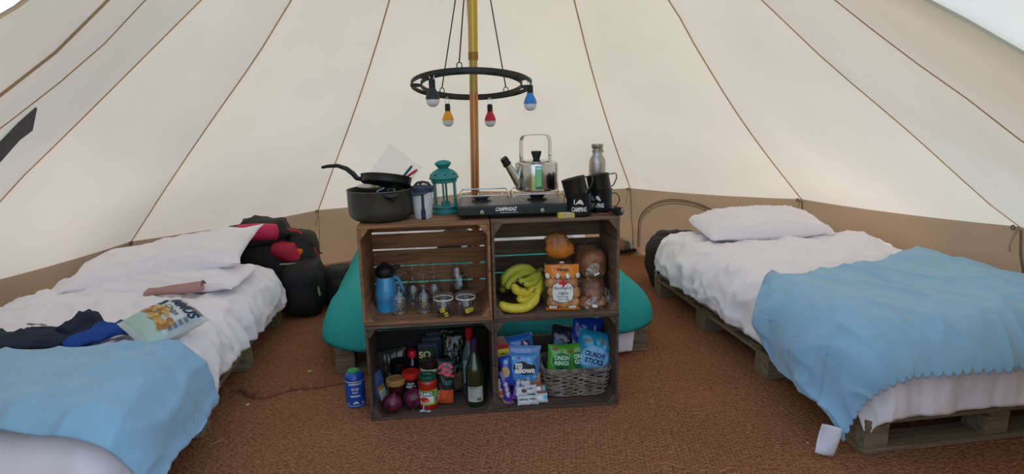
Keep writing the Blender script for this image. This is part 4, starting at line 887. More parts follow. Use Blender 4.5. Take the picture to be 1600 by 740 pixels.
# wine bottles
GG = mat('green_bottle_glass', (30,44,16), .06, spec=.8, coat=.8)
def wine(label, u, d, h, r, gm, cap, lab, grp='wine bottles in the crate'):
    t_ = thing('wine_bottle', label, 'wine bottle', K(u,d,LOW), CY, grp)
    MB().lathe([(0,0),(r-.004,0),(r,.005),(r,h*.50),(r*.97,h*.56),(r*.74,h*.66),(r*.48,h*.76),(r*.385,h*.84),(r*.37,h*.93),(0,h*.93)], 48).build('glass_body', gm, t_)
    MB().lathe([(r*.385,h*.78),(r*.41,h*.785),(r*.42,h*.97),(r*.45,h*.975),(r*.45,h*.997),(r*.40,h),(0,h)], 32).build('capsule', cap, t_)
    print_patch(t_, 'label', rect(-.036,lab[0],.036,lab[1],10), mat('wine_label'+lab[2],(176,180,166) if lab[2] == 'a' else (150,176,176),.6), cylmap(r,0,.0,.0006))
    return t_
w1 = wine('green glass wine bottle with dark purple capsule and pale back label at the front', .452,.068,.305,.0405,GG,mat('purple_capsule',(52,36,66),.35),(.028,.098,'a'))
for k in range(6): print_patch(w1, 'label_line', rect(-.026,.088-.008*k,.0+.003*(k%3),.0895-.008*k,4), mat('grey_print',(90,90,90),.6), cylmap(.0405,0,0,.0011))
print_patch(w1, 'barcode', rect(.006,.034,.026,.046,4), mat('grey_print',(90,90,90),.6), cylmap(.0405,0,0,.0011)); print_text(w1, 'lettering', 'Pinot Grigio', .007, BLACK_PRINT, cylmap(.0405,0,0,.0011), off=(-.014,.093))
wine('clear pale wine bottle with red capsule behind the green wine bottle', .435,.185,.315,.038,mat('clear_bottle',(120,140,130),.06,spec=.8,alpha=.45),mat('red_capsule',(196,26,36),.35),(.06,.17,'b'))
tg = thing('paper_tag', 'small white paper tag lying in front of the green-lidded sauce jar', 'tag', K(.232,.015,LOW+.001), CY)
MB().grid(lambda u, v: (-.022+.044*u,.0+.02*v,.002+.002*sin(u*5)),6,4).build('paper', mat('tag_white',(214,220,232),.6), tg); MB().tube([(-.01,.006,.003),(-.006,.012,.02),(-.003,.018,.034)],.0016,6).build('tag_string', MATS['tag_white'], tg)
print_text(tg, 'tag_print', '40', .012, NAVY_PRINT, flatmap((.006,.010,.0035),(1,0,0),(0,1,0)))

# ---------------- lower right crate ----------------
U0 = .5395
fb = thing('biscuit_box', 'tall red and yellow biscuit box at the left side of the lower right crate', 'box', K(.575,.17,LOW), CY+radians(8))
MB().box((0,0,.125),(.052,.11,.25)).build('box', mat('box_red',(180,34,38),.45), fb, smooth=False, bevel=.001)
fm_ = flatmap((0,-.0553,0),(1,0,0),(0,0,1)); print_patch(fb,'yellow_panel',rect(-.0255,.165,.0255,.232,3),mat('box_yellow',(222,200,70),.5),fm_); fm2 = flatmap((0,-.056,0),(1,0,0),(0,0,1))
print_text(fb,'lettering','FAMILY',.018,BLACK_PRINT,fm2,off=(0,.208),width=.042,bold=.0004); print_text(fb,'lettering','PACK',.018,BLACK_PRINT,fm2,off=(0,.186),width=.034,bold=.0004)
print_patch(fb,'biscuit_picture',ell(0,.135,.02,.022),mat('biscuit_tan',(214,140,96),.5),fm_); print_patch(fb,'biscuit_picture',ell(0,.135,.007,.008),RED_PRINT,fm2)
print_patch(fb,'blue_panel',rect(-.0255,.07,.0255,.10,3),mat('box_blue',(40,66,150),.5),fm_); print_text(fb,'lettering','8',.026,WHITE_PRINT,fm2,off=(0,.085),bold=.001)
bp_ = Packet('biscuit_roll', 'glossy royal blue biscuit packet with golden biscuit picture standing on its end', 'packet', .056, .135, .05, K(.598,.068,LOW+.075), (radians(-10),radians(-6),CY), foil('royal_blue_foil',(26,70,176)), seed=12, wrinkle=.6)
bp_.patch('biscuit_picture', ell(-.004,.070,.019,.023), mat('biscuit_gold',(196,164,100),.5)); bp_.patch('blue_dot', ell(.004,.112,.008,.008), mat('pale_cyan',(140,210,226),.5))
bb1 = Packet('sweet_bag', 'bright blue sweet bag lying behind the lettered marshmallow bag', 'bag', .155, .11, .05, K(.66,.17,LOW+.155), (radians(-14),radians(-9),CY), foil('azure_foil',(40,116,206)), seed=14, crimp=foil('pale_blue_foil',(120,160,220)))
bb1.patch('dark_panel', rect(.02,.05,.06,.085,5), NAVY_PRINT); bb1.text('h', .034, WHITE_PRINT, (.04,.067), bold=.001)
bb2 = Packet('sweet_bag', 'pale blue folded sweet bag directly behind the top of the marshmallow bag', 'bag', .165, .13, .04, K(.665,.13,LOW+.10), (radians(-10),radians(4),CY), foil('pale_blue_foil',(120,160,220)), seed=15)
mw = Packet('marshmallow_bag', 'sky blue bag with puffy white mallows lettering in the lower right crate', 'bag', .135, .125, .05, K(.665,.085,LOW+.085), (radians(-12),radians(3),CY), foil('sky_foil',(72,150,214)), seed=16)
mw.patch('logo_shadow', [(x*1.0,z) for x,z in ((-.045,.075),(-.03,.09),(0,.094),(.02,.082),(.05,.078),(.056,.055),(.04,.036),(.0,.034),(-.03,.042),(-.046,.06))], BLACK_PRINT)
mw.text('m', .040, WHITE_PRINT, (-.022,.078), bold=.0022, eps=.0034); mw.text('allows', .034, WHITE_PRINT, (.006,.054), bold=.0018, width=.09, eps=.0034)
for k,(x,z) in enumerate(((-.045,.105),(-.02,.108),(.02,.102),(.052,.098),(.05,.025),(-.05,.03),(.02,.018))): mw.patch('dot_print', ell(x,z,.006,.006,12), mat('magenta_print',(170,60,150),.5) if k % 2 else mat('pale_cyan',(140,210,226),.5))
# bars and boxes heaped in front
PUR = foil('purple_foil',(70,44,146)); SIL = foil('white_foil',(206,208,210)); BRN = foil('brown_foil',(150,98,68))
for k,(u,d,z,rx,ry,rz,lb) in enumerate(((.598,.035,.004,-12,-8,10,'purple chocolate bar standing at the left front of the snack heap'),(.628,.055,.02,-20,10,-4,'purple chocolate bar leaning beside the white cereal bars'))):
    q = Packet('chocolate_bar', lb, 'chocolate bar', .034, .15 if k == 0 else .12, .014, K(u,d,LOW+z), (radians(rx),radians(ry),CY+radians(rz)), PUR, 'purple chocolate bars', seed=20+k, wrinkle=.4, pinch=0)
    q.text('Dairy Milk', .018, WHITE_PRINT, (.002,.07), ang=pi/2, width=.07, shear=.2)
sm = Packet('snack_packet', 'small white and orange snack packet at the far left of the snack heap', 'packet', .038, .085, .02, K(.566,.05,LOW+.032), (radians(-8),0,CY+radians(10)), SIL, seed=22)
sm.text('MINI', .016, BLACK_PRINT, (0,.06), bold=.0005, ang=pi/2); sm.patch('orange_panel', rect(-.016,.012,.016,.034,4), mat('orange_print',(214,96,36),.5))
sm2 = Packet('snack_packet', 'flat brown snack packet lying at the bottom left of the snack heap', 'packet', .07, .05, .018, K(.585,.03,LOW+.010), (radians(-60),0,CY+radians(12)), BRN, seed=23)
bars = [(.660,.02,.004,0,'white cereal bar, front left of the bottom row'),(.700,.022,.004,4,'white cereal bar, middle of the bottom row'),(.742,.03,.006,-2,'white and cyan cereal bar, right end of the bottom row'),
        (.655,.045,.036,6,'speckled white and brown cereal bar in the second row, left'),(.697,.05,.040,-5,'white cereal bar in the second row, middle'),(.740,.058,.036,3,'brown and cyan cereal bar in the second row, right end'),
        (.672,.078,.066,2,'white cereal bar in the top row under the marshmallow bag'),(.722,.085,.064,-4,'brown and white cereal bar in the top row, right end')]
for k,(u,d,z,a,lb) in enumerate(bars):
    q = Packet('cereal_bar', lb, 'cereal bar', .052, .040 if k < 6 else .055, .024, K(u,d,LOW+z), (radians(-32 if k < 6 else -14),radians(a),CY+radians(a)), SIL if k not in (5,7) else BRN, 'cereal bars in the heap', seed=30+k, wrinkle=.8, pinch=0)
    h_ = .040 if k < 6 else .055
    if k in (2,5): q.patch('cyan_panel', rect(.008,.012,.022,h_-.01,4), mat('cyan_print',(96,190,206),.5)); q.patch('white_panel', rect(-.02,.012,.0,h_-.012,4), WHITE_PRINT)
    elif k in (3,): q.patch('choc_panel', ell(.008,h_/2,.012,.008), mat('choc_print',(92,56,36),.5))
    else: q.text(('MINI','BAR','','','OAT','','KIND','BARS')[k] or 'BAR', .012, mat('grey_brown_print',(84,72,64),.5), (0,h_/2+.002), bold=.0004, width=.034)
# wicker basket
wb = thing('wicker_basket', 'grey wicker basket of snack bags in the lower right crate', 'basket', K(.912,.175,LOW), CY)
WK = mat('grey_willow', (124,110,98), .65, var=.4, vscale=30, col2=(164,152,138)); 
BA, BB_, BH = .138, .094, .125
def rr_pt(t, a, b_, e=5):   # rounded rectangle by angle
    c, s_ = cos(t), sin(t); k = (abs(c/a)**e+abs(s_/b_)**e)**(-1/e); return (c*k, s_*k)
NSt = 28
stake = []
for k in range(NSt):
    t_ = 2*pi*k/NSt; x, y = rr_pt(t_, BA, BB_); f = 1.13
    MB().tube([(x, y, .003),(x*(1+.13*.5),y*(1+.13*.5),BH*.5),(x*f,y*f,BH)], .0026, 6).build('stake', WK, wb)
for row in range(12):
    z = .008+row*.0098; f = 1+.13*z/BH; pts = []
    for i in range(NSt*6):
        t_ = 2*pi*i/(NSt*6); x, y = rr_pt(t_, BA*f, BB_*f); wv = .0042*sin(t_*NSt/2+(pi if row % 2 else 0)+0*pi)
        l_ = sqrt(x*x+y*y); zz = z+.0016*sin(t_*7+row*2.2)+.001*sin(t_*NSt/2+row)
        pts.append((x+x/l_*wv, y+y/l_*wv, zz))
    MB().tube(pts, .0036, 6, closed=True).build('woven_strand', WK, wb)
for j in range(3):
    pts = []
    for i in range(NSt*6):
        t_ = 2*pi*i/(NSt*6); x, y = rr_pt(t_, BA*1.145, BB_*1.16); a = t_*NSt/2+j*2*pi/3
        l_ = sqrt(x*x+y*y); pts.append((x+x/l_*.006*cos(a), y+y/l_*.006*cos(a), BH+.004+.006*sin(a)))
    MB().tube(pts, .0042, 6, closed=True).build('rim_strand', WK, wb)
MB().prism([rr_pt(2*pi*k/32, BA*.98, BB_*.98) for k in range(32)], .006, (0,0,.002)).build('basket_base', WK, wb)
# bags in the basket
LG = foil('leaf_green_foil',(88,170,50)); 
for k,(u,d,z,ry,rz,w_,lb) in enumerate(((.838,.135,.075,6,2,.125,'green onion rings bag at the front left of the wicker basket'),(.918,.150,.072,-4,-8,.105,'green onion rings bag, half hidden in the middle of the basket'))):
    q = Packet('onion_rings_bag', lb, 'crisp bag', w_, .145, .05, K(u,d,LOW+z), (radians(-10),radians(ry),CY+radians(rz)), LG, 'onion rings bags', seed=40+k)
    ox = 0 if k == 0 else .012
    q.patch('oval_panel', ell(ox,.075,.044 if k == 0 else .034,.038), mat('deep_green_print',(24,110,60),.45))
    q.text('ONION' if k == 0 else 'ON', .026, mat('mint_print',(206,236,200),.5), (ox,.090), bold=.0008, width=.07 if k == 0 else .035)
    q.text('RINGS' if k == 0 else 'GS', .026, MATS['mint_print'], (ox,.066), bold=.0008, width=.068 if k == 0 else .033)
    for x,z2 in ((-.03,.128),(.035,.120),(-.045,.02)): q.patch('ring_picture', ell(x,z2,.014,.007), mat('onion_ring_brown',(150,100,44),.5))
    q.patch('white_strip', rect(.0,.004,.045,.022,4), mat('pale_strip',(220,206,196),.5))
q = Packet('crunchy_sticks_bag', 'large pale blue crunchy sticks bag at the right front of the wicker basket', 'crisp bag', .180, .200, .09, K(.985,.15,LOW+.070), (radians(-10),radians(12),CY-radians(6)), foil('cyan_foil',(32,150,190)), seed=44, wrinkle=1.5)
q.patch('circle_panel', ell(-.006,.082,.064,.062,32), mat('pale_blue_print',(110,178,226),.4)); q.patch('circle_panel', ell(-.006,.082,.058,.056,32), mat('pale_blue_print2',(134,196,236),.4), eps=.0024)
q.text('CRUNCHY', .031, NAVY_PRINT, (-.006,.100), bold=.0012, width=.098, eps=.0036, ang=radians(-4)); q.text('STICKS', .031, NAVY_PRINT, (-.006,.070), bold=.0012, width=.085, eps=.0036, ang=radians(-4))
for x,z2,a in ((-.045,.160,.5),(.02,.165,-.7),(.055,.14,-.9),(.06,.105,-1.1),(.055,.06,.9)): q.patch('stick_picture', [(x+dx*cos(a)-dy*sin(a), z2+dx*sin(a)+dy*cos(a)) for dx,dy in rect(-.02,-.004,.02,.004,3)], mat('stick_tan',(170,134,90),.5))
Packet('black_crisp_bag', 'black and steel blue crisp bag at the back left of the wicker basket', 'crisp bag', .15, .18, .05, K(.865,.215,LOW+.10), (radians(-20),radians(12),CY), foil('black_blue_foil',(30,36,52)), seed=46, wrinkle=1.6).patch('blue_flash', [(-.06,.06),(-.02,.07),(.06,.06),(.065,.09),(.0,.10),(-.06,.11)], mat('steel_blue_print',(60,120,170),.4))
q = Packet('blue_crisp_bag', 'royal blue crisp bag at the back right behind the crunchy sticks bag', 'crisp bag', .15, .20, .06, K(.970,.235,LOW+.11), (radians(-8),radians(8),CY), foil('deep_blue_foil',(28,64,170)), seed=47, wrinkle=1.4)
q.patch('stick_picture', [(-.05,.15),(-.045,.156),(-.02,.13),(-.025,.122)], MATS['stick_tan'])

# ---------------- gas canister, mat ruck, crumbs ----------------
gc = thing('gas_canister', 'blue gas canister with green cap standing on the floor left of the crates', 'gas canister', K(-.083,.165,0), CY+.35)
GB = mat('canister_blue', (24,78,166), .3, coat=.3)
MB().lathe([(0,0),(.042,0),(.0445,.003),(.044,.006),(.0445,.010),(.0445,.118),(.043,.124),(.042,.127),(.0445,.131),(.043,.140),(.036,.152),(.026,.159),(0,.161)], 44).build('can_body', GB, gc)
MB().lathe([(.026,.157),(.027,.160),(.024,.165),(.012,.168),(0,.168)], 28, (-.002,0,0)).build('green_cap', mat('cap_green',(36,150,70),.5), gc)
MB().lathe([(.0447,.121),(.0452,.1225),(.0447,.124)], 44, caps=False).build('white_line', WHITE_PRINT, gc); MB().lathe([(.0447,.009),(.0452,.010),(.0447,.011)], 44, caps=False).build('white_line', WHITE_PRINT, gc)
fmc = cylmap(.0445,0,-.2)
print_text(gc,'lettering','CAMPINGAZ',.0125,WHITE_PRINT,fmc,bold=.0005,width=.066,off=(0,.112),shear=.3); print_text(gc,'lettering','CV 470',.015,WHITE_PRINT,fmc,bold=.0006,width=.032,off=(0,.088)); print_text(gc,'lettering','PLUS',.011,WHITE_PRINT,fmc,bold=.0004,off=(0,.073))
print_patch(gc,'white_bar',rect(-.022,.053,.022,.059,5),WHITE_PRINT,fmc)
print_patch(gc,'mountain_mark',[(-.012,.018),(-.008,.030),(-.004,.024),(.0,.036),(.005,.026),(.008,.031),(.014,.018),(.002,.022)],WHITE_PRINT,fmc); print_patch(gc,'mountain_mark',[(-.04,.018),(-.036,.027),(-.03,.018)],WHITE_PRINT,fmc); print_patch(gc,'mountain_mark',[(.026,.018),(.032,.03),(.036,.018)],WHITE_PRINT,fmc)
rk = []
for x,y in ((345,618),(360,611),(378,610),(392,618),(415,621),(440,613),(465,607),(490,606),(515,602),(545,597)):
    q = at(x,y,0); rk.append((q.x,q.y,.004))
R_ = []
for i in range(len(rk)-1):
    for k in range(5): 
            f_ = k/5; p0_, p1_, p2_, p3_ = [Vector(rk[max(0, min(len(rk)-1, i+q_))]) for q_ in (-1, 0, 1, 2)]
            R_.append(.5*(2*p1_+(p2_-p0_)*f_+(2*p0_-5*p1_+4*p2_-p3_)*f_*f_+(3*p1_-p0_-3*p2_+p3_)*f_**3))
tag(MB().tube(R_, [.008+.009*sin(pi*(i+1)/(len(R_)+1))**.4 for i in range(len(R_))], 12).build('mat_ruck', mat('coir_rope', (128,82,54), .95, var=.35, vscale=60, bump=.5, bscale=120)), 'long raised rope-like ruck in the brown coir matting left of the gas canister', 'mat ruck')
for k,(x,y,lb) in enumerate(((484,581,'pale crumb on the mat beyond the raised ruck'),(387,633,'pale crumb on the mat just in front of the raised ruck'),(1001,530,'tiny pale crumb on the mat to the right of the teal bed'),(1262,693,'tiny white crumb on the mat near the dangling fabric label'))):
    q = at(x,y,0); c_ = MB().lathe([(0,-.003),(.006,-.002),(.008,.001),(.005,.004),(0,.005)], 7, sx=1.3, sy=.8 if k < 2 else .5).build('crumb', mat('crumb_pale',(222,206,176),.8), loc=(q.x,q.y,.004), rot=(0,0,k)); tag(c_, lb, 'crumb', 'crumbs on the mat')
    if k > 1: c_.scale = (.5,.5,.5)
for k,(a,b_,lb) in enumerate((((325,697),(350,685),'pale straw on the mat in front of the left bed pallet, nearer one'),((374,704),(394,692),'pale straw on the mat, right of the nearer straw'),((1031,722),(1066,730),'dry pale straw on the mat left of the right bed pallet'))):
    p0, p1 = at(*a,.003), at(*b_,.003); tag(MB().tube([p0,(p0+p1)/2+Vector((.002,.003,.001)),p1],.0011,5).build('straw', mat('straw',(190,158,110),.8)), lb, 'straw', 'straws on the mat')

# ---------------- beds ----------------
def frame(o_, yaw): 
    a = radians(yaw); return (Vector(o_), a)
RB = frame((1.285, 2.150, 0), 8.57); LBF = frame((-2.318, 1.60, 0), 6.7); TBF = frame((-.90, 3.005, 0), 7.3)
def to_local(fr_, p):
    o_, a = fr_; d = Vector(p)-o_; return Vector((d.x*cos(a)+d.y*sin(a), -d.x*sin(a)+d.y*cos(a), d.z))
def pallet(fr_, W, L, label, rows, decks=9, stringer_in=0.0):
    o_, a = fr_; t_ = thing('pallet_bed_base', label, 'pallet', o_, a, 'pallet bed bases')
    bl = None
    for r in range(rows):
        y = .06+(L-.12)*r/(rows-1)
        plank(t_, 'bottom_board', (W/2, y, .010), (W, .12, .018), PALLET, bev=.002)
        for x in (.05, W/2, W-.05):
            plank(t_, 'block', (x, y, .0585), (.095, .115, .078), PALLET, bev=.002)
    for x in (.05, W/2, W-.05):
        plank(t_, 'stringer', (x, L/2, .1075), (L, .095, .018), PALLET, rot=(0,0,pi/2), bev=.002)
    for k in range(decks):
        y = .05+(L-.1)*k/(decks-1); plank(t_, 'deck_board', (W/2, y, .1265), (W-.004, .098+.02*random.random(), .018), PALLET, bev=.002)
    return t_
def mattress(fr_, W, L, zb, H_, label, r=.05):
    o_, a = fr_; t_ = MB()
    poly = []
    for cx_, cy_, a0_ in ((W-r, L-r, 0), (r, L-r, pi/2), (r, r, pi), (W-r, r, 1.5*pi)):
        for k in range(5): q = a0_+pi/2*k/4; poly.append((cx_+r*cos(q), cy_+r*sin(q)))
    ob = t_.prism(poly, H_, (0,0,zb)).build('mattress', mat('mattress_ticking', (206,204,210), .9), loc=o_, rot=(0,0,a), bevel=.03, seg=3)
    return tag(ob, label, 'mattress')
def drape(fr_, W, L, zt, r, off, smap, tmap, nu, nv, disp, m, name, label, cat, solid=.006, hangfold=.02, seed=0, zmin=.02, group=None, lmax=9, flare=.02, foldw=None):
    """cloth laid over a rounded block: arc-length parameters (s,t) run over the top and down the sides"""
    o_, a = fr_
    R = r+off
    def f(u, v):
        t = tmap(u, v); s = smap(u, v, t)
        px_ = min(max(s, r), W-r); py_ = min(max(t, r), L-r); d = Vector((s-px_, t-py_)); l = d.length
        dr = d/l if l > 1e-6 else Vector((0,0))
        l = min(l, lmax) if l > 1e-6 else l
        an = min(l/R, pi/2); hz = R*sin(an); z = zt+off-R*(1-cos(an))-max(0, l-R*pi/2)
        down = max(0, l-R*.8)
        per = (py_*1.0+px_*1.0) + atan2(dr.y, dr.x)*.12 if l > 1e-6 else 0
        k = min(1, down/.12)
        fold = hangfold*(foldw(s, t) if foldw else 1)*k*(.32*sin(per*27+seed+5*noise.noise(Vector((per*2.3, seed, 0))))+.9*noise.noise(Vector((per*9, z*1.5, seed)))+.5*noise.noise(Vector((per*23, z*2, seed+4))))
        n_ = Vector((dr.x*sin(an), dr.y*sin(an), cos(an)))
        dd = disp(s, t, l)
        P = Vector((px_+dr.x*hz, py_+dr.y*hz, z)) + n_*dd + Vector((dr.x, dr.y, 0))*(fold+flare*k)
        if P.z < zmin: P.z = zmin+.004*noise.noise(Vector((P.x*20,P.y*20,0)))
        return P
    mb = MB().grid(f, nu, nv); ob = mb.build(name, m, loc=o_, rot=(0,0,a), solid=solid, ang=180, recalc=False)
    tag(ob, label, cat, group); return ob, mb
def ridge(x, y, s=0, fx=1, fy=1, p=3):
    n_ = noise.noise(Vector((x*fx+s, y*fy-s, s*.7))); return max(0, 1-abs(n_)*p)**2
def puffy(sd, amp=1.0):
    def g(s, t, l):
        w1_ = .022*fbm(s*2.2+sd, t*2.2, sd, 2)
        w2_ = .016*ridge(s+.15*noise.noise(Vector((t*2,s*2,1))), t, sd, 3.2, 5.5, 3.2)+.014*ridge(t+s*.4, s, sd+5, 4.5, 7, 3)+.007*ridge(s-t*.5, t, sd+8, 9, 6, 3)
        w3_ = .005*fbm(s*14, t*11, sd, 3)
        return amp*(w1_+w2_+w3_)+.01
    return g
DUV = mat('duvet_cotton', (243,239,245), .95, spec=.1, sheen=.15)
BLU = mat('sky_blue_fleece', (144,190,220), .95, spec=.08, sheen=.3, var=.04, vscale=14, bump=.12, bscale=260)
# right bed
pallet(RB, 1.12, 2.12, 'weathered pallet bed base under the right bed, its near end board bare', 4)
mattress(RB, 1.10, 2.06, .137, .20, 'pale mattress on the pallets of the right bed')
rz = .40
pR = puffy(2.3)
def rd(s, t, l):
    q = min(1, max(0, (t-.45)/.3)); b = pR(s, t, l)*(.35+.65*q)-.012*(1-q); b += .03*q*exp(-((s-.75)**2/.12+(t-1.42)**2/.03)); b += .035*exp(-((s-1.02)**2/.02+(t-1.35)**2/.05)); return b
drape(RB, 1.12, 2.08, rz, .10, .02, lambda u, v, t: -.19+u*1.42+.02*noise.noise(Vector((t*3,u*3,0))), lambda u, v: -.225+v*2.39+.02*noise.noise(Vector((u*6,1.5,v*2))), 130, 190, rd, DUV, 'duvet', 'rumpled white duvet on the right bed, showing above and below the blue blanket', 'duvet', hangfold=.030, seed=1, foldw=lambda s, t: .12 if -.02 < t < .5 else (.6 if t < 0 else .12+.88*min(1, (t-.5)/.25)))
def scallop(u): return .022*abs(sin(u*46))
def rt_(u, v):
    t0 = -.115-.024*abs(sin(u*132))**.6; t1 = .70+.36*min(1, max(0, u-.12)*1.15)-.10*exp(-((u-.2)/.07)**2)+.03*sin(u*9)
    if u < .12: t1 = .62+.35*u/.12*.4
    return t0+(t1-t0)*v
blk, mbk = drape(RB, 1.12, 2.08, rz, .10, .070, lambda u, v, t: -.30-.05*max(0,1-(v/.25))+.20*max(0, (v-.72)/.28)**2*(1-u)+u*1.54, rt_, 420, 90, lambda s, t, l: (.03*fbm(s*2.2+2.3, t*2.2, 2.3, 2)*.8)+.03*exp(-((s-.75)**2/.12+(t-1.42)**2/.03))+.026+.016*ridge(t+.2*s, s, 9, 1.6, 3.5, 3)+.010*ridge(t-.3*s, s, 13, 2.5, 6, 3)+.004*fbm(s*5, t*9, 4), BLU, 'fleece_blanket', 'sky blue fleece blanket with scalloped edge spread over the right bed', 'blanket', hangfold=.016, seed=4, solid=.004, zmin=.03, flare=.004)
# care label hanging from the blanket corner
lc = MB().grid(lambda u, v: (-.03+.06*u+.014*v, .0+.006*sin(u*4+v*3), -.085*v+.006*u), 8, 10).build('care_label', mat('label_white', (224,226,236), .7), blk, solid=.001)
LABEL_OBJ = lc
def cushion(fr_, cx_, cy_, z, W, H_, T_, rotz, tilt, name, label, m=DUV, seed=0, corner=1.0, group='white pillows', lift=0):
    o_, a = fr_
    def P(u, v, sg):
        x = (u-.5)*2; y = (v-.5)*2
        k = max(0, 1-abs(x)**2.6)**.5*max(0, 1-abs(y)**2.4)**.5
        px_ = x*W/2*(1-.10*(1-y*y)*corner*abs(x)**3*.0-.05*(1-abs(y)**2)*abs(x)); py_ = y*H_/2*(1-.09*(1-x*x)*abs(y))
        px_ *= 1-(.07 if not lift else -.04)*abs(x*y)**3; py_ *= 1-(.10 if not lift else -.03)*abs(x*y)**3; px_ -= (.12 if lift else 0)*(1-(y+1)/2)*((x+1)/2)**2; zz = sg*T_/2*k*(1+.22*fbm(x*1.3+seed, y*1.3, seed, 2))+.020*k**.7*ridge(x+.3*y, y, seed, 1.6, 2.3, 3)*(1 if sg > 0 else 0)+.006*k**.3*noise.noise(Vector((x*9,y*4,seed)))+lift*((x+1)/2)**3*((y+1)/2)**2+.045*(abs(x*y))**3*noise.noise(Vector((x*3,y*3,seed)))
        return (px_, py_, zz+T_*.35)
    loc = o_+Matrix.Rotation(a, 3, 'Z')@Vector((cx_, cy_, 0)); loc.z = z
    mb = MB().grid(lambda u, v: P(.5-.5*cos(pi*u), .5-.5*cos(pi*v), 1), 80, 64); mb.grid(lambda u, v: P(.5-.5*cos(pi*u), .5-.5*cos(pi*v), -.6), 50, 40)
    ob = mb.build(name, m, loc=loc, rot=(tilt[0], tilt[1], a+rotz), ang=180)
    return tag(ob, label, 'pillow', group)
cushion(RB, .55, 1.78, rz+.035, .80, .50, .20, radians(-6), (radians(4), radians(-1), 0), 'pillow', 'plump white pillow at the head of the right bed', seed=3)
# left bed
pallet(LBF, 1.12, 2.12, 'weathered pallet bed base under the left bed', 4)
mattress(LBF, 1.10, 2.06, .137, .18, 'pale mattress on the pallets of the left bed')
lz = .37
pL = puffy(7.7)
def ldsp(s, t, l):
    q = min(1, max(0, (t-.4)/.25)); b = pL(s, t, l)*(.35+.65*q)-.012*(1-q); b += .035*exp(-((s-.25)**2/.06+(t-1.32)**2/.02)); return b
drape(LBF, 1.12, 2.08, lz, .11, .02, lambda u, v, t: -.20+u*(1.50+.03*sin(v*9)), lambda u, v: -.22+v*2.36, 130, 190, ldsp, DUV, 'duvet', 'rumpled white duvet on the left bed, hanging over its right side', 'duvet', hangfold=.032, seed=6, foldw=lambda s, t: .1 if -.0 < t < .45 else (.5 if t < 0 else .1+.9*min(1, (t-.45)/.2)))
def lt_(u, v):
    s = u; t0 = .02+.05*sin(u*5); t1 = .50+.22*u**1.2+.03*sin(u*7)
    if u > .78: t1 -= (u-.78)*.55
    return t0+(t1-t0)*v
drape(LBF, 1.12, 2.08, lz, .11, .045, lambda u, v, t: -.12+u*1.50, lt_, 170, 110, lambda s, t, l: (.022*fbm(s*2.2+7.7, t*2.2, 7.7, 2))+.026+.016*ridge(t+.3*s, s, 19, 1.6, 4.0, 3)+.010*ridge(t-.4*s, s, 23, 2.5, 6, 3)+.004*fbm(s*6, t*9, 4), BLU, 'fleece_blanket', 'sky blue fleece blanket folded across the foot of the left bed', 'blanket', hangfold=.012, seed=9, solid=.006, lmax=.33, flare=.006)
cushion(LBF, .64, 1.80, lz+.05, .96, .54, .20, radians(12), (radians(3), radians(-5), 0), 'pillow', 'white pillow with a raised pointed corner on the left bed, on top of another', seed=11, lift=.07)
cushion(LBF, .68, 1.62, lz+.02, .86, .44, .11, radians(-4), (radians(2), 0, 0), 'pillow', 'flatter white pillow lying under the pointed pillow on the left bed', seed=14)
# teal bed
pallet(TBF, 1.62, 1.95, 'weathered pallet bed base under the teal bed behind the crates', 3)
mattress(TBF, 1.60, 1.9, .137, .10, 'mattress of the teal bed behind the crates', r=.3)
TE = mat('teal_waffle', (50,164,163), .8, spec=.15)
n = TE.node_tree; p = n.nodes['Principled BSDF']; t = n.nodes.new('ShaderNodeTexCoord'); wv1 = n.nodes.new('ShaderNodeTexWave'); wv1.inputs['Scale'].default_value = 26; wv2 = n.nodes.new('ShaderNodeTexWave'); wv2.inputs['Scale'].default_value = 26; wv2.bands_direction = 'Y'
for q in (wv1, wv2): n.links.new(t.outputs['Object'], q.inputs['Vector'])
mx = n.nodes.new('ShaderNodeMath'); mx.operation = 'MULTIPLY'; n.links.new(wv1.outputs['Fac'], mx.inputs[0]); n.links.new(wv2.outputs['Fac'], mx.inputs[1])
bp = n.nodes.new('ShaderNodeBump'); bp.inputs['Strength'].default_value = .5; bp.inputs['Distance'].default_value = .006; n.links.new(mx.outputs[0], bp.inputs['Height']); n.links.new(bp.outputs[0], p.inputs['Normal'])
drape(TBF, 1.62, 1.9, .30, .22, .03, lambda u, v, t: -.20+u*2.02, lambda u, v: -.20+v*2.2, 130, 130, lambda s, t, l: .02*fbm(s*1.5, t*1.5, 3, 2)+.05*sin(min(1, l/.36)*pi*.85)+.004*ridge(s, t, 3, 3, 3, 3)+.01, TE, 'bedspread', 'teal waffle bedspread rounded over the bed behind the crates', 'bedspread', hangfold=.006, seed=12, solid=.008, zmin=.14, lmax=.40)
drape(TBF, 1.62, 1.9, .285, .14, .02, lambda u, v, t: 1.15+u*.42, lambda u, v: -.24+v*.5, 30, 30, lambda s, t, l: .004*fbm(s*8, t*8, 3), DUV, 'sheet', 'white sheet corner hanging below the right front of the teal bedspread', 'sheet', hangfold=.012, seed=2, solid=.003)
cushion(TBF, 1.12, 1.15, .38, .90, .46, .2, 0, (radians(52), 0, 0), 'pillow', 'white pillow propped at the head of the teal bed, glimpsed through the right crate', seed=21)
cushion(TBF, .40, 1.15, .38, .62, .46, .2, 0, (radians(52), 0, 0), 'pillow', 'white pillow propped at the head of the teal bed, glimpsed through the left crate slats', seed=22)

def bedpt(fr_, s, t, z):
    o_, a = fr_; v = o_+Matrix.Rotation(a, 3, 'Z')@Vector((s, t, 0)); v.z = z; return v
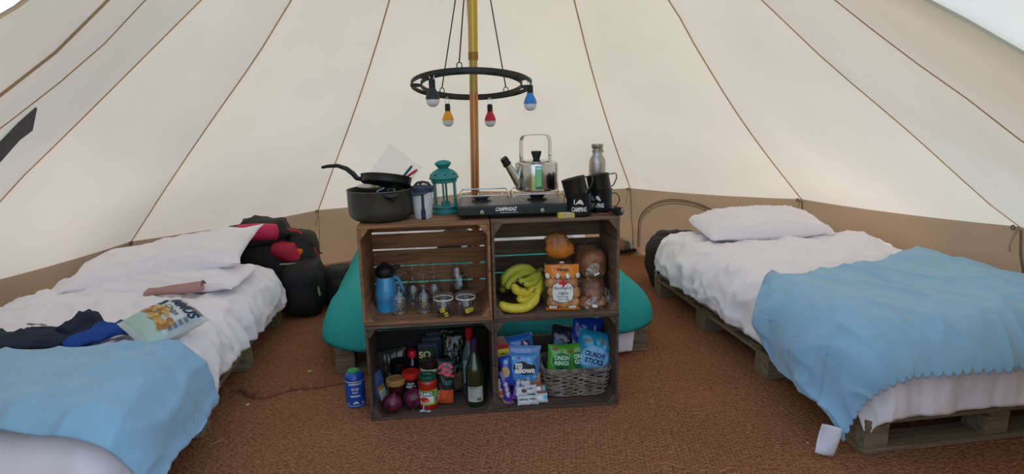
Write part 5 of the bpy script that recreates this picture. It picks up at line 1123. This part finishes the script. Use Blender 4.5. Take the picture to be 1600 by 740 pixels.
# crisps bag lying on the left bed
CH_ = mat('chips_bag_silver', (206,216,214), .3, coat=.3, bump=.2, bscale=18)
q = Packet('chips_bag', 'silver and pale green hummus chips bag lying on the left bed', 'crisp bag', .235, .34, .105, (0,0,0), (0,0,0), CH_, seed=60, wrinkle=1.2, pinch=.12)
cbag = at(252, 500, lz+.12); vw = (Vector((0,0,CAMH))-cbag).normalized(); Nb = (vw*.45+Vector((0,0,1))*.85).normalized()
def onp(x, y): d = ray(x, y); k_ = Nb.dot(cbag-Vector((0,0,CAMH)))/Nb.dot(d); return Vector((0,0,CAMH))+d*k_
b0, b1, t0_, t1_ = onp(184,503), onp(228,545), onp(272,455), onp(322,492)
Xb = ((b1-b0)+(t1_-t0_)).normalized(); Zb = (t0_+t1_-b0-b1); Zb = (Zb-Xb*Zb.dot(Xb)).normalized(); Yb = Zb.cross(Xb)
q.root.matrix_world = Matrix.Translation((b0+b1)/2-Nb*.01)@Matrix((Xb, Yb, Zb)).transposed().to_4x4()
q.root.scale = ((b1-b0).length*.5/.235+(t1_-t0_).length*.5/.235, 1, ((t0_+t1_-b0-b1)/2).length/.34)
q.patch('pale_green_panel', rect(-.105,.018,.105,.10,10), mat('pale_green_print',(176,204,190),.4))
q.patch('back_strip', rect(.075,.12,.105,.30,10), mat('pale_blue_strip',(176,196,210),.4))
CHP = mat('chip_gold', (206,156,76), .5, var=.2, vscale=60, col2=(230,190,120)); CHP2 = mat('chip_dark', (176,120,56), .5)
for k in range(30):
    x = -.085+.165*random.random(); z = .085+.085*random.random()+.03*(1-abs(x)/.09); a = random.uniform(0,3); r1 = random.uniform(.014,.022); r2 = r1*random.uniform(.55,.85)
    q.patch('chip_picture', [(x+r1*cos(t_)*cos(a)-r2*sin(t_)*sin(a), z+r1*cos(t_)*sin(a)+r2*sin(t_)*cos(a)) for t_ in [2*pi*m_/14 for m_ in range(14)]], CHP if k % 3 else CHP2, eps=.002+.00018*k)
q.text('MMUS', .078, NAVY_PRINT, (.020,.272), bold=.003, width=.150, eps=.004, shear=.1); q.text('Chips', .040, BLACK_PRINT, (.005,.213), width=.10, eps=.004, shear=.35)
q.patch('logo_square', rect(-.098,.195,-.058,.245,4), NAVY_PRINT, eps=.003); q.patch('logo_mark', [(-.09,.205),(-.066,.205),(-.078,.235)], WHITE_PRINT, eps=.0045)
q.patch('window_print', rect(.03,.295,.09,.325,5), mat('grey_print2',(120,122,124),.5), eps=.003)
for k in range(4): q.patch('fine_print', rect(.08,.13+.03*k,.10,.15+.03*k,3), mat('grey_print2',(120,122,124),.5), eps=.003)
# dusky pink pouch
pk = thing('pencil_pouch', 'dusty pink soft fabric pouch lying in front of the pillows on the left bed', 'pouch', bedpt(LBF, .83, 1.355, lz+.065), radians(6.7+4))
DP = mat('dusty_pink', (186,142,136), .85, var=.1)
MB().tube([(-.15,.005,.0),(-.13,-.004,.010),(-.09,.006,.008),(-.03,.0,.014),(.05,.0,.017),(.10,.0,.020),(.112,.0,.020)], [.016,.030,.027,.032,.036,.038,.036], 20, flat=.72).build('pouch_body', DP, pk)
MB().tube([(.105,-.02,.018),(.11,-.008,.038),(.116,.008,.045),(.122,.02,.03)], [.006,.009,.009,.006], 10, flat=.6).build('folded_flap', mat('mauve_brown', (126,92,90), .85), pk)
# dark clothes pile
cl = thing('clothes', 'navy and bright blue garment crumpled along the left edge of the left blanket', 'clothes', bedpt(LBF, .62, .72, lz+.05), radians(6.7))
NVY = mat('navy_cloth', (34,42,62), .9, var=.2, vscale=12); BLC = mat('royal_cloth', (30,74,150), .9, var=.15)
def wad(pts, rad, m, nm, seed, flat=.55):
    P = [Vector(p) for p in pts]; L_ = []; rs = []
    for i in range(len(P)-1):
        for k in range(8):
            f = k/8; L_.append(P[i].lerp(P[i+1], f)); rs.append(rad[i]*(1-f)+rad[i+1]*f)
    L_.append(P[-1]); rs.append(rad[-1])
    mb = MB().tube(L_, rs, 28, flat=flat)
    V = []
    for v in mb.v:
        v = Vector(v); d = .022*fbm(v.x*9+seed, v.y*9, v.z*9)+.012*ridge(v.x, v.y, seed, 12, 20, 2.5); V.append(v+Vector((0,0,d+.0))+Vector((0,d*.6,0)))
    mb.v = V; return mb.build(nm, m, cl, ang=180)
wad([(-.62,-.16,.02),(-.4,-.10,.03),(-.2,-.05,.035),(.0,.01,.035),(.1,.09,.03)], [.10,.10,.09,.075,.05], NVY, 'dark_fabric', 1, .38)
wad([(-.6,-.02,.0),(-.42,.02,.01),(-.3,.06,.01)], [.05,.06,.03], BLC, 'blue_fabric', 2, .4)
wad([(.0,.02,.03),(.06,.10,.055),(.09,.14,.05)], [.05,.055,.03], NVY, 'hood', 3, .7)
wad([(.02,-.02,.01),(.12,.03,.02),(.22,.07,.015),(.33,.08,.008)], [.055,.06,.05,.03], BLC, 'blue_fabric', 4, .5)
wad([(.16,.09,.02),(.24,.11,.02),(.30,.10,.01)], [.02,.03,.02], NVY, 'dark_cuff', 5, .5)
MB().grid(lambda u, v: (-.15+.06*u, .06+.035*v, .075-.02*v+.004*sin(u*6)), 5, 4).build('cloth_label', WHITE_PRINT, cl, solid=.001)

# ---------------- bags behind the beds ----------------
BK = mat('black_nylon', (26,26,28), .7, bump=.2, bscale=40); CRM = mat('crimson_nylon', (176,28,58), .6)
bpk = thing('rucksack', 'large black rucksack with crimson lid pocket standing behind the left pillow', 'rucksack', (-1.60,4.02,0), (0,0,radians(10)))
blob(bpk, 'main_body', BK, (0,.10,.26), (.42,.34,.52), 1)
blob(bpk, 'lid', BK, (-.06,.08,.52), (.42,.30,.16), 2, amp=.03, rot=(0,-.1,0))
blob(bpk, 'side_panel', BK, (.22,.12,.28), (.22,.30,.46), 3)
MB().tube([(-.16,-.05,.545),(-.12,-.055,.55),(.0,-.055,.548),(.10,-.05,.54),(.115,-.05,.538)], [.02,.052,.056,.052,.02], 20).build('pink_roll', mat('hot_pink', (206,30,84), .45), bpk)
MB().tube([(.06,-.02,.44),(.16,-.02,.40),(.2,-.03,.34)], [.05,.07,.04], 14).build('crimson_pocket', CRM, bpk)
MB().tube([(.12,.02,.55),(.22,.04,.52),(.31,.04,.40),(.34,.04,.28)], .007, 8).build('red_piping', mat('red_piping', (200,40,50), .5), bpk)
MB().tube([(.30,.03,.44),(.33,.0,.40),(.36,.0,.37)], .004, 6).build('cord', BK, bpk)
MB().tube([(-.28,.0,.40),(-.2,-.02,.46)], [.03,.06], 12).build('crimson_pocket', CRM, bpk)
oc = thing('orange_cloth', 'small crumpled orange cloth tucked on top of the black bag', 'cloth', (-1.42,4.06,.36), 0)
blob(oc, 'cloth_lump', mat('orange_cloth', (224,104,36), .8), (0,0,.02), (.14,.08,.07), 5, amp=.02)
dfl = thing('holdall', 'black holdall with a grey band slumped between the left bed and the rucksack', 'bag', (-1.36,4.02,0), (0,0,radians(8)))
blob(dfl, 'bag_body', BK, (0,.02,.17), (.26,.42,.36), 7)
MB().tube([(-.12,-.08,.345),(-.03,-.085,.345),(.05,-.10,.30),(.10,-.12,.22),(.115,-.13,.14)], .014, 10, flat=.4).build('grey_band', mat('grey_band', (142,142,144), .6), dfl)
d2 = thing('daypack', 'small black daypack with loops and webbing lying on the mat beside the holdall', 'bag', (-1.20,4.22,0), (0,0,radians(-15)))
blob(d2, 'pack_body', BK, (0,0,.12), (.24,.26,.26), 9); blob(d2, 'side_pocket', BK, (.06,-.08,.09), (.16,.14,.18), 10)
MB().tube([(.06,0,.22),(.11,-.01,.23),(.14,-.02,.18),(.12,-.03,.12)], .006, 8).build('loop', BK, d2)
MB().tube([(.08,-.04,.10),(.16,-.03,.07),(.24,-.0,.05)], .012, 8, flat=.4).build('strap', BK, d2)
MB().box((.05,-.10,.17),(.06,.004,.02)).build('buckle', mat('buckle_tan', (170,130,104), .5), d2, smooth=False)
jk = thing('black_jacket', 'black jacket slumped behind the left pillow beside the rucksack', 'jacket', (-1.92,3.82,.30), (0,0,.1))
blob(jk, 'jacket_body', BK, (0,0,.11), (.36,.22,.22), 11, amp=.03); blob(jk, 'sleeve', BK, (-.16,-.02,.08), (.24,.14,.12), 12, amp=.02)
rbg = thing('black_bag', 'black bag squeezed on the floor at the head of the right bed', 'bag', (1.06,4.36,0), 0)
blob(rbg, 'bag_body', BK, (0,.05,.18), (.20,.34,.36), 13); blob(rbg, 'top_flap', BK, (.10,.10,.33), (.26,.16,.12), 14)
blk2 = thing('black_rucksack', 'black bag lying on the teal bed, glimpsed through the left crate slats', 'bag', bedpt(TBF, .66, .88, .34), 0)
blob(blk2, 'bag_body', BK, (0,0,.09), (.22,.16,.22), 15); MB().box((.06,-.085,.10),(.035,.004,.12)).build('pale_patch', WHITE_PRINT, blk2, smooth=False)
# things by the far wall, right
sd_ = thing('sandal', 'dark sandal with green and white straps by the far wall right of the crates', 'sandal', at(985,398,.0)+Vector((0,.06,.02)), (0,0,radians(30)))
MB().prism([(x*1.0,y) for x,y in ((-.12,-.03),(-.08,-.045),(.04,-.05),(.12,-.035),(.135,0),(.12,.035),(.03,.04),(-.08,.035),(-.12,.02))], .028, (0,0,0)).build('sole', BLACK_PLASTIC, sd_, bevel=.004)
for x,c_ in ((-.06,(40,120,86)),(-.01,(200,204,196)),(.05,(44,130,96)),(.08,(190,196,190))):
    MB().tube([(x,-.045,.03),(x+.01,-.03,.075),(x+.01,.0,.09),(x,.03,.075),(x,.04,.03)], .012, 8, flat=.4).build('strap', mat('sandal_strap'+str(c_[0]), c_, .7), sd_)
ck = thing('clothes_bundle', 'tan and pink crumpled clothes beside the sandal by the far wall', 'clothes', at(972,398,.0)+Vector((-.02,.08,.0)), 0)
blob(ck, 'cloth', mat('tan_cloth', (150,104,84), .9), (-.02,0,.05), (.22,.14,.12), 16, amp=.03); blob(ck, 'cloth', mat('sage_cloth', (150,150,124), .9), (0,.03,.11), (.16,.1,.08), 17, amp=.03)
lf_ = thing('white_cloth', 'small pale card lying on the floor by the far wall left of the crates', 'card', at(487,432,.0), .5)
MB().box((0,0,.012),(.07,.05,.02)).build('card', mat('pale_card',(206,190,172),.7), lf_, smooth=False)
pt = thing('paper_leaflet', 'crumpled white and red wrapper behind the teal lantern on the crate top', 'wrapper', K(.30,.31,TOPZ), (0,0,0))
MB().grid(lambda u, v: (-.02+.055*u, .012*sin(v*5), .045*v*(1-.6*u)+.001), 6, 6).build('paper', mat('paper_white',(214,204,196),.7), pt, solid=.001)
MB().grid(lambda u, v: (-.018+.04*u, .012*sin(v*5)-.002, .035*v*(1-.6*u)+.004), 6, 6).build('red_stripe', mat('paper_red',(206,70,60),.7), pt, solid=.001)
# place the blanket label at the lowest corner of the blanket
best = None
for v in mbk.v:
    if v[0] < .1 and v[1] < .12:
        sc = v[2]+.3*abs(v[0]-(-.06))
        if best is None or sc < best[0]: best = (sc, v)
LABEL_OBJ.location = Vector(best[1])+Vector((-.05,.0,.06)); LABEL_OBJ.scale = (1.25,1,1.3); LABEL_OBJ.rotation_euler = (radians(-4), radians(20), radians(-10))
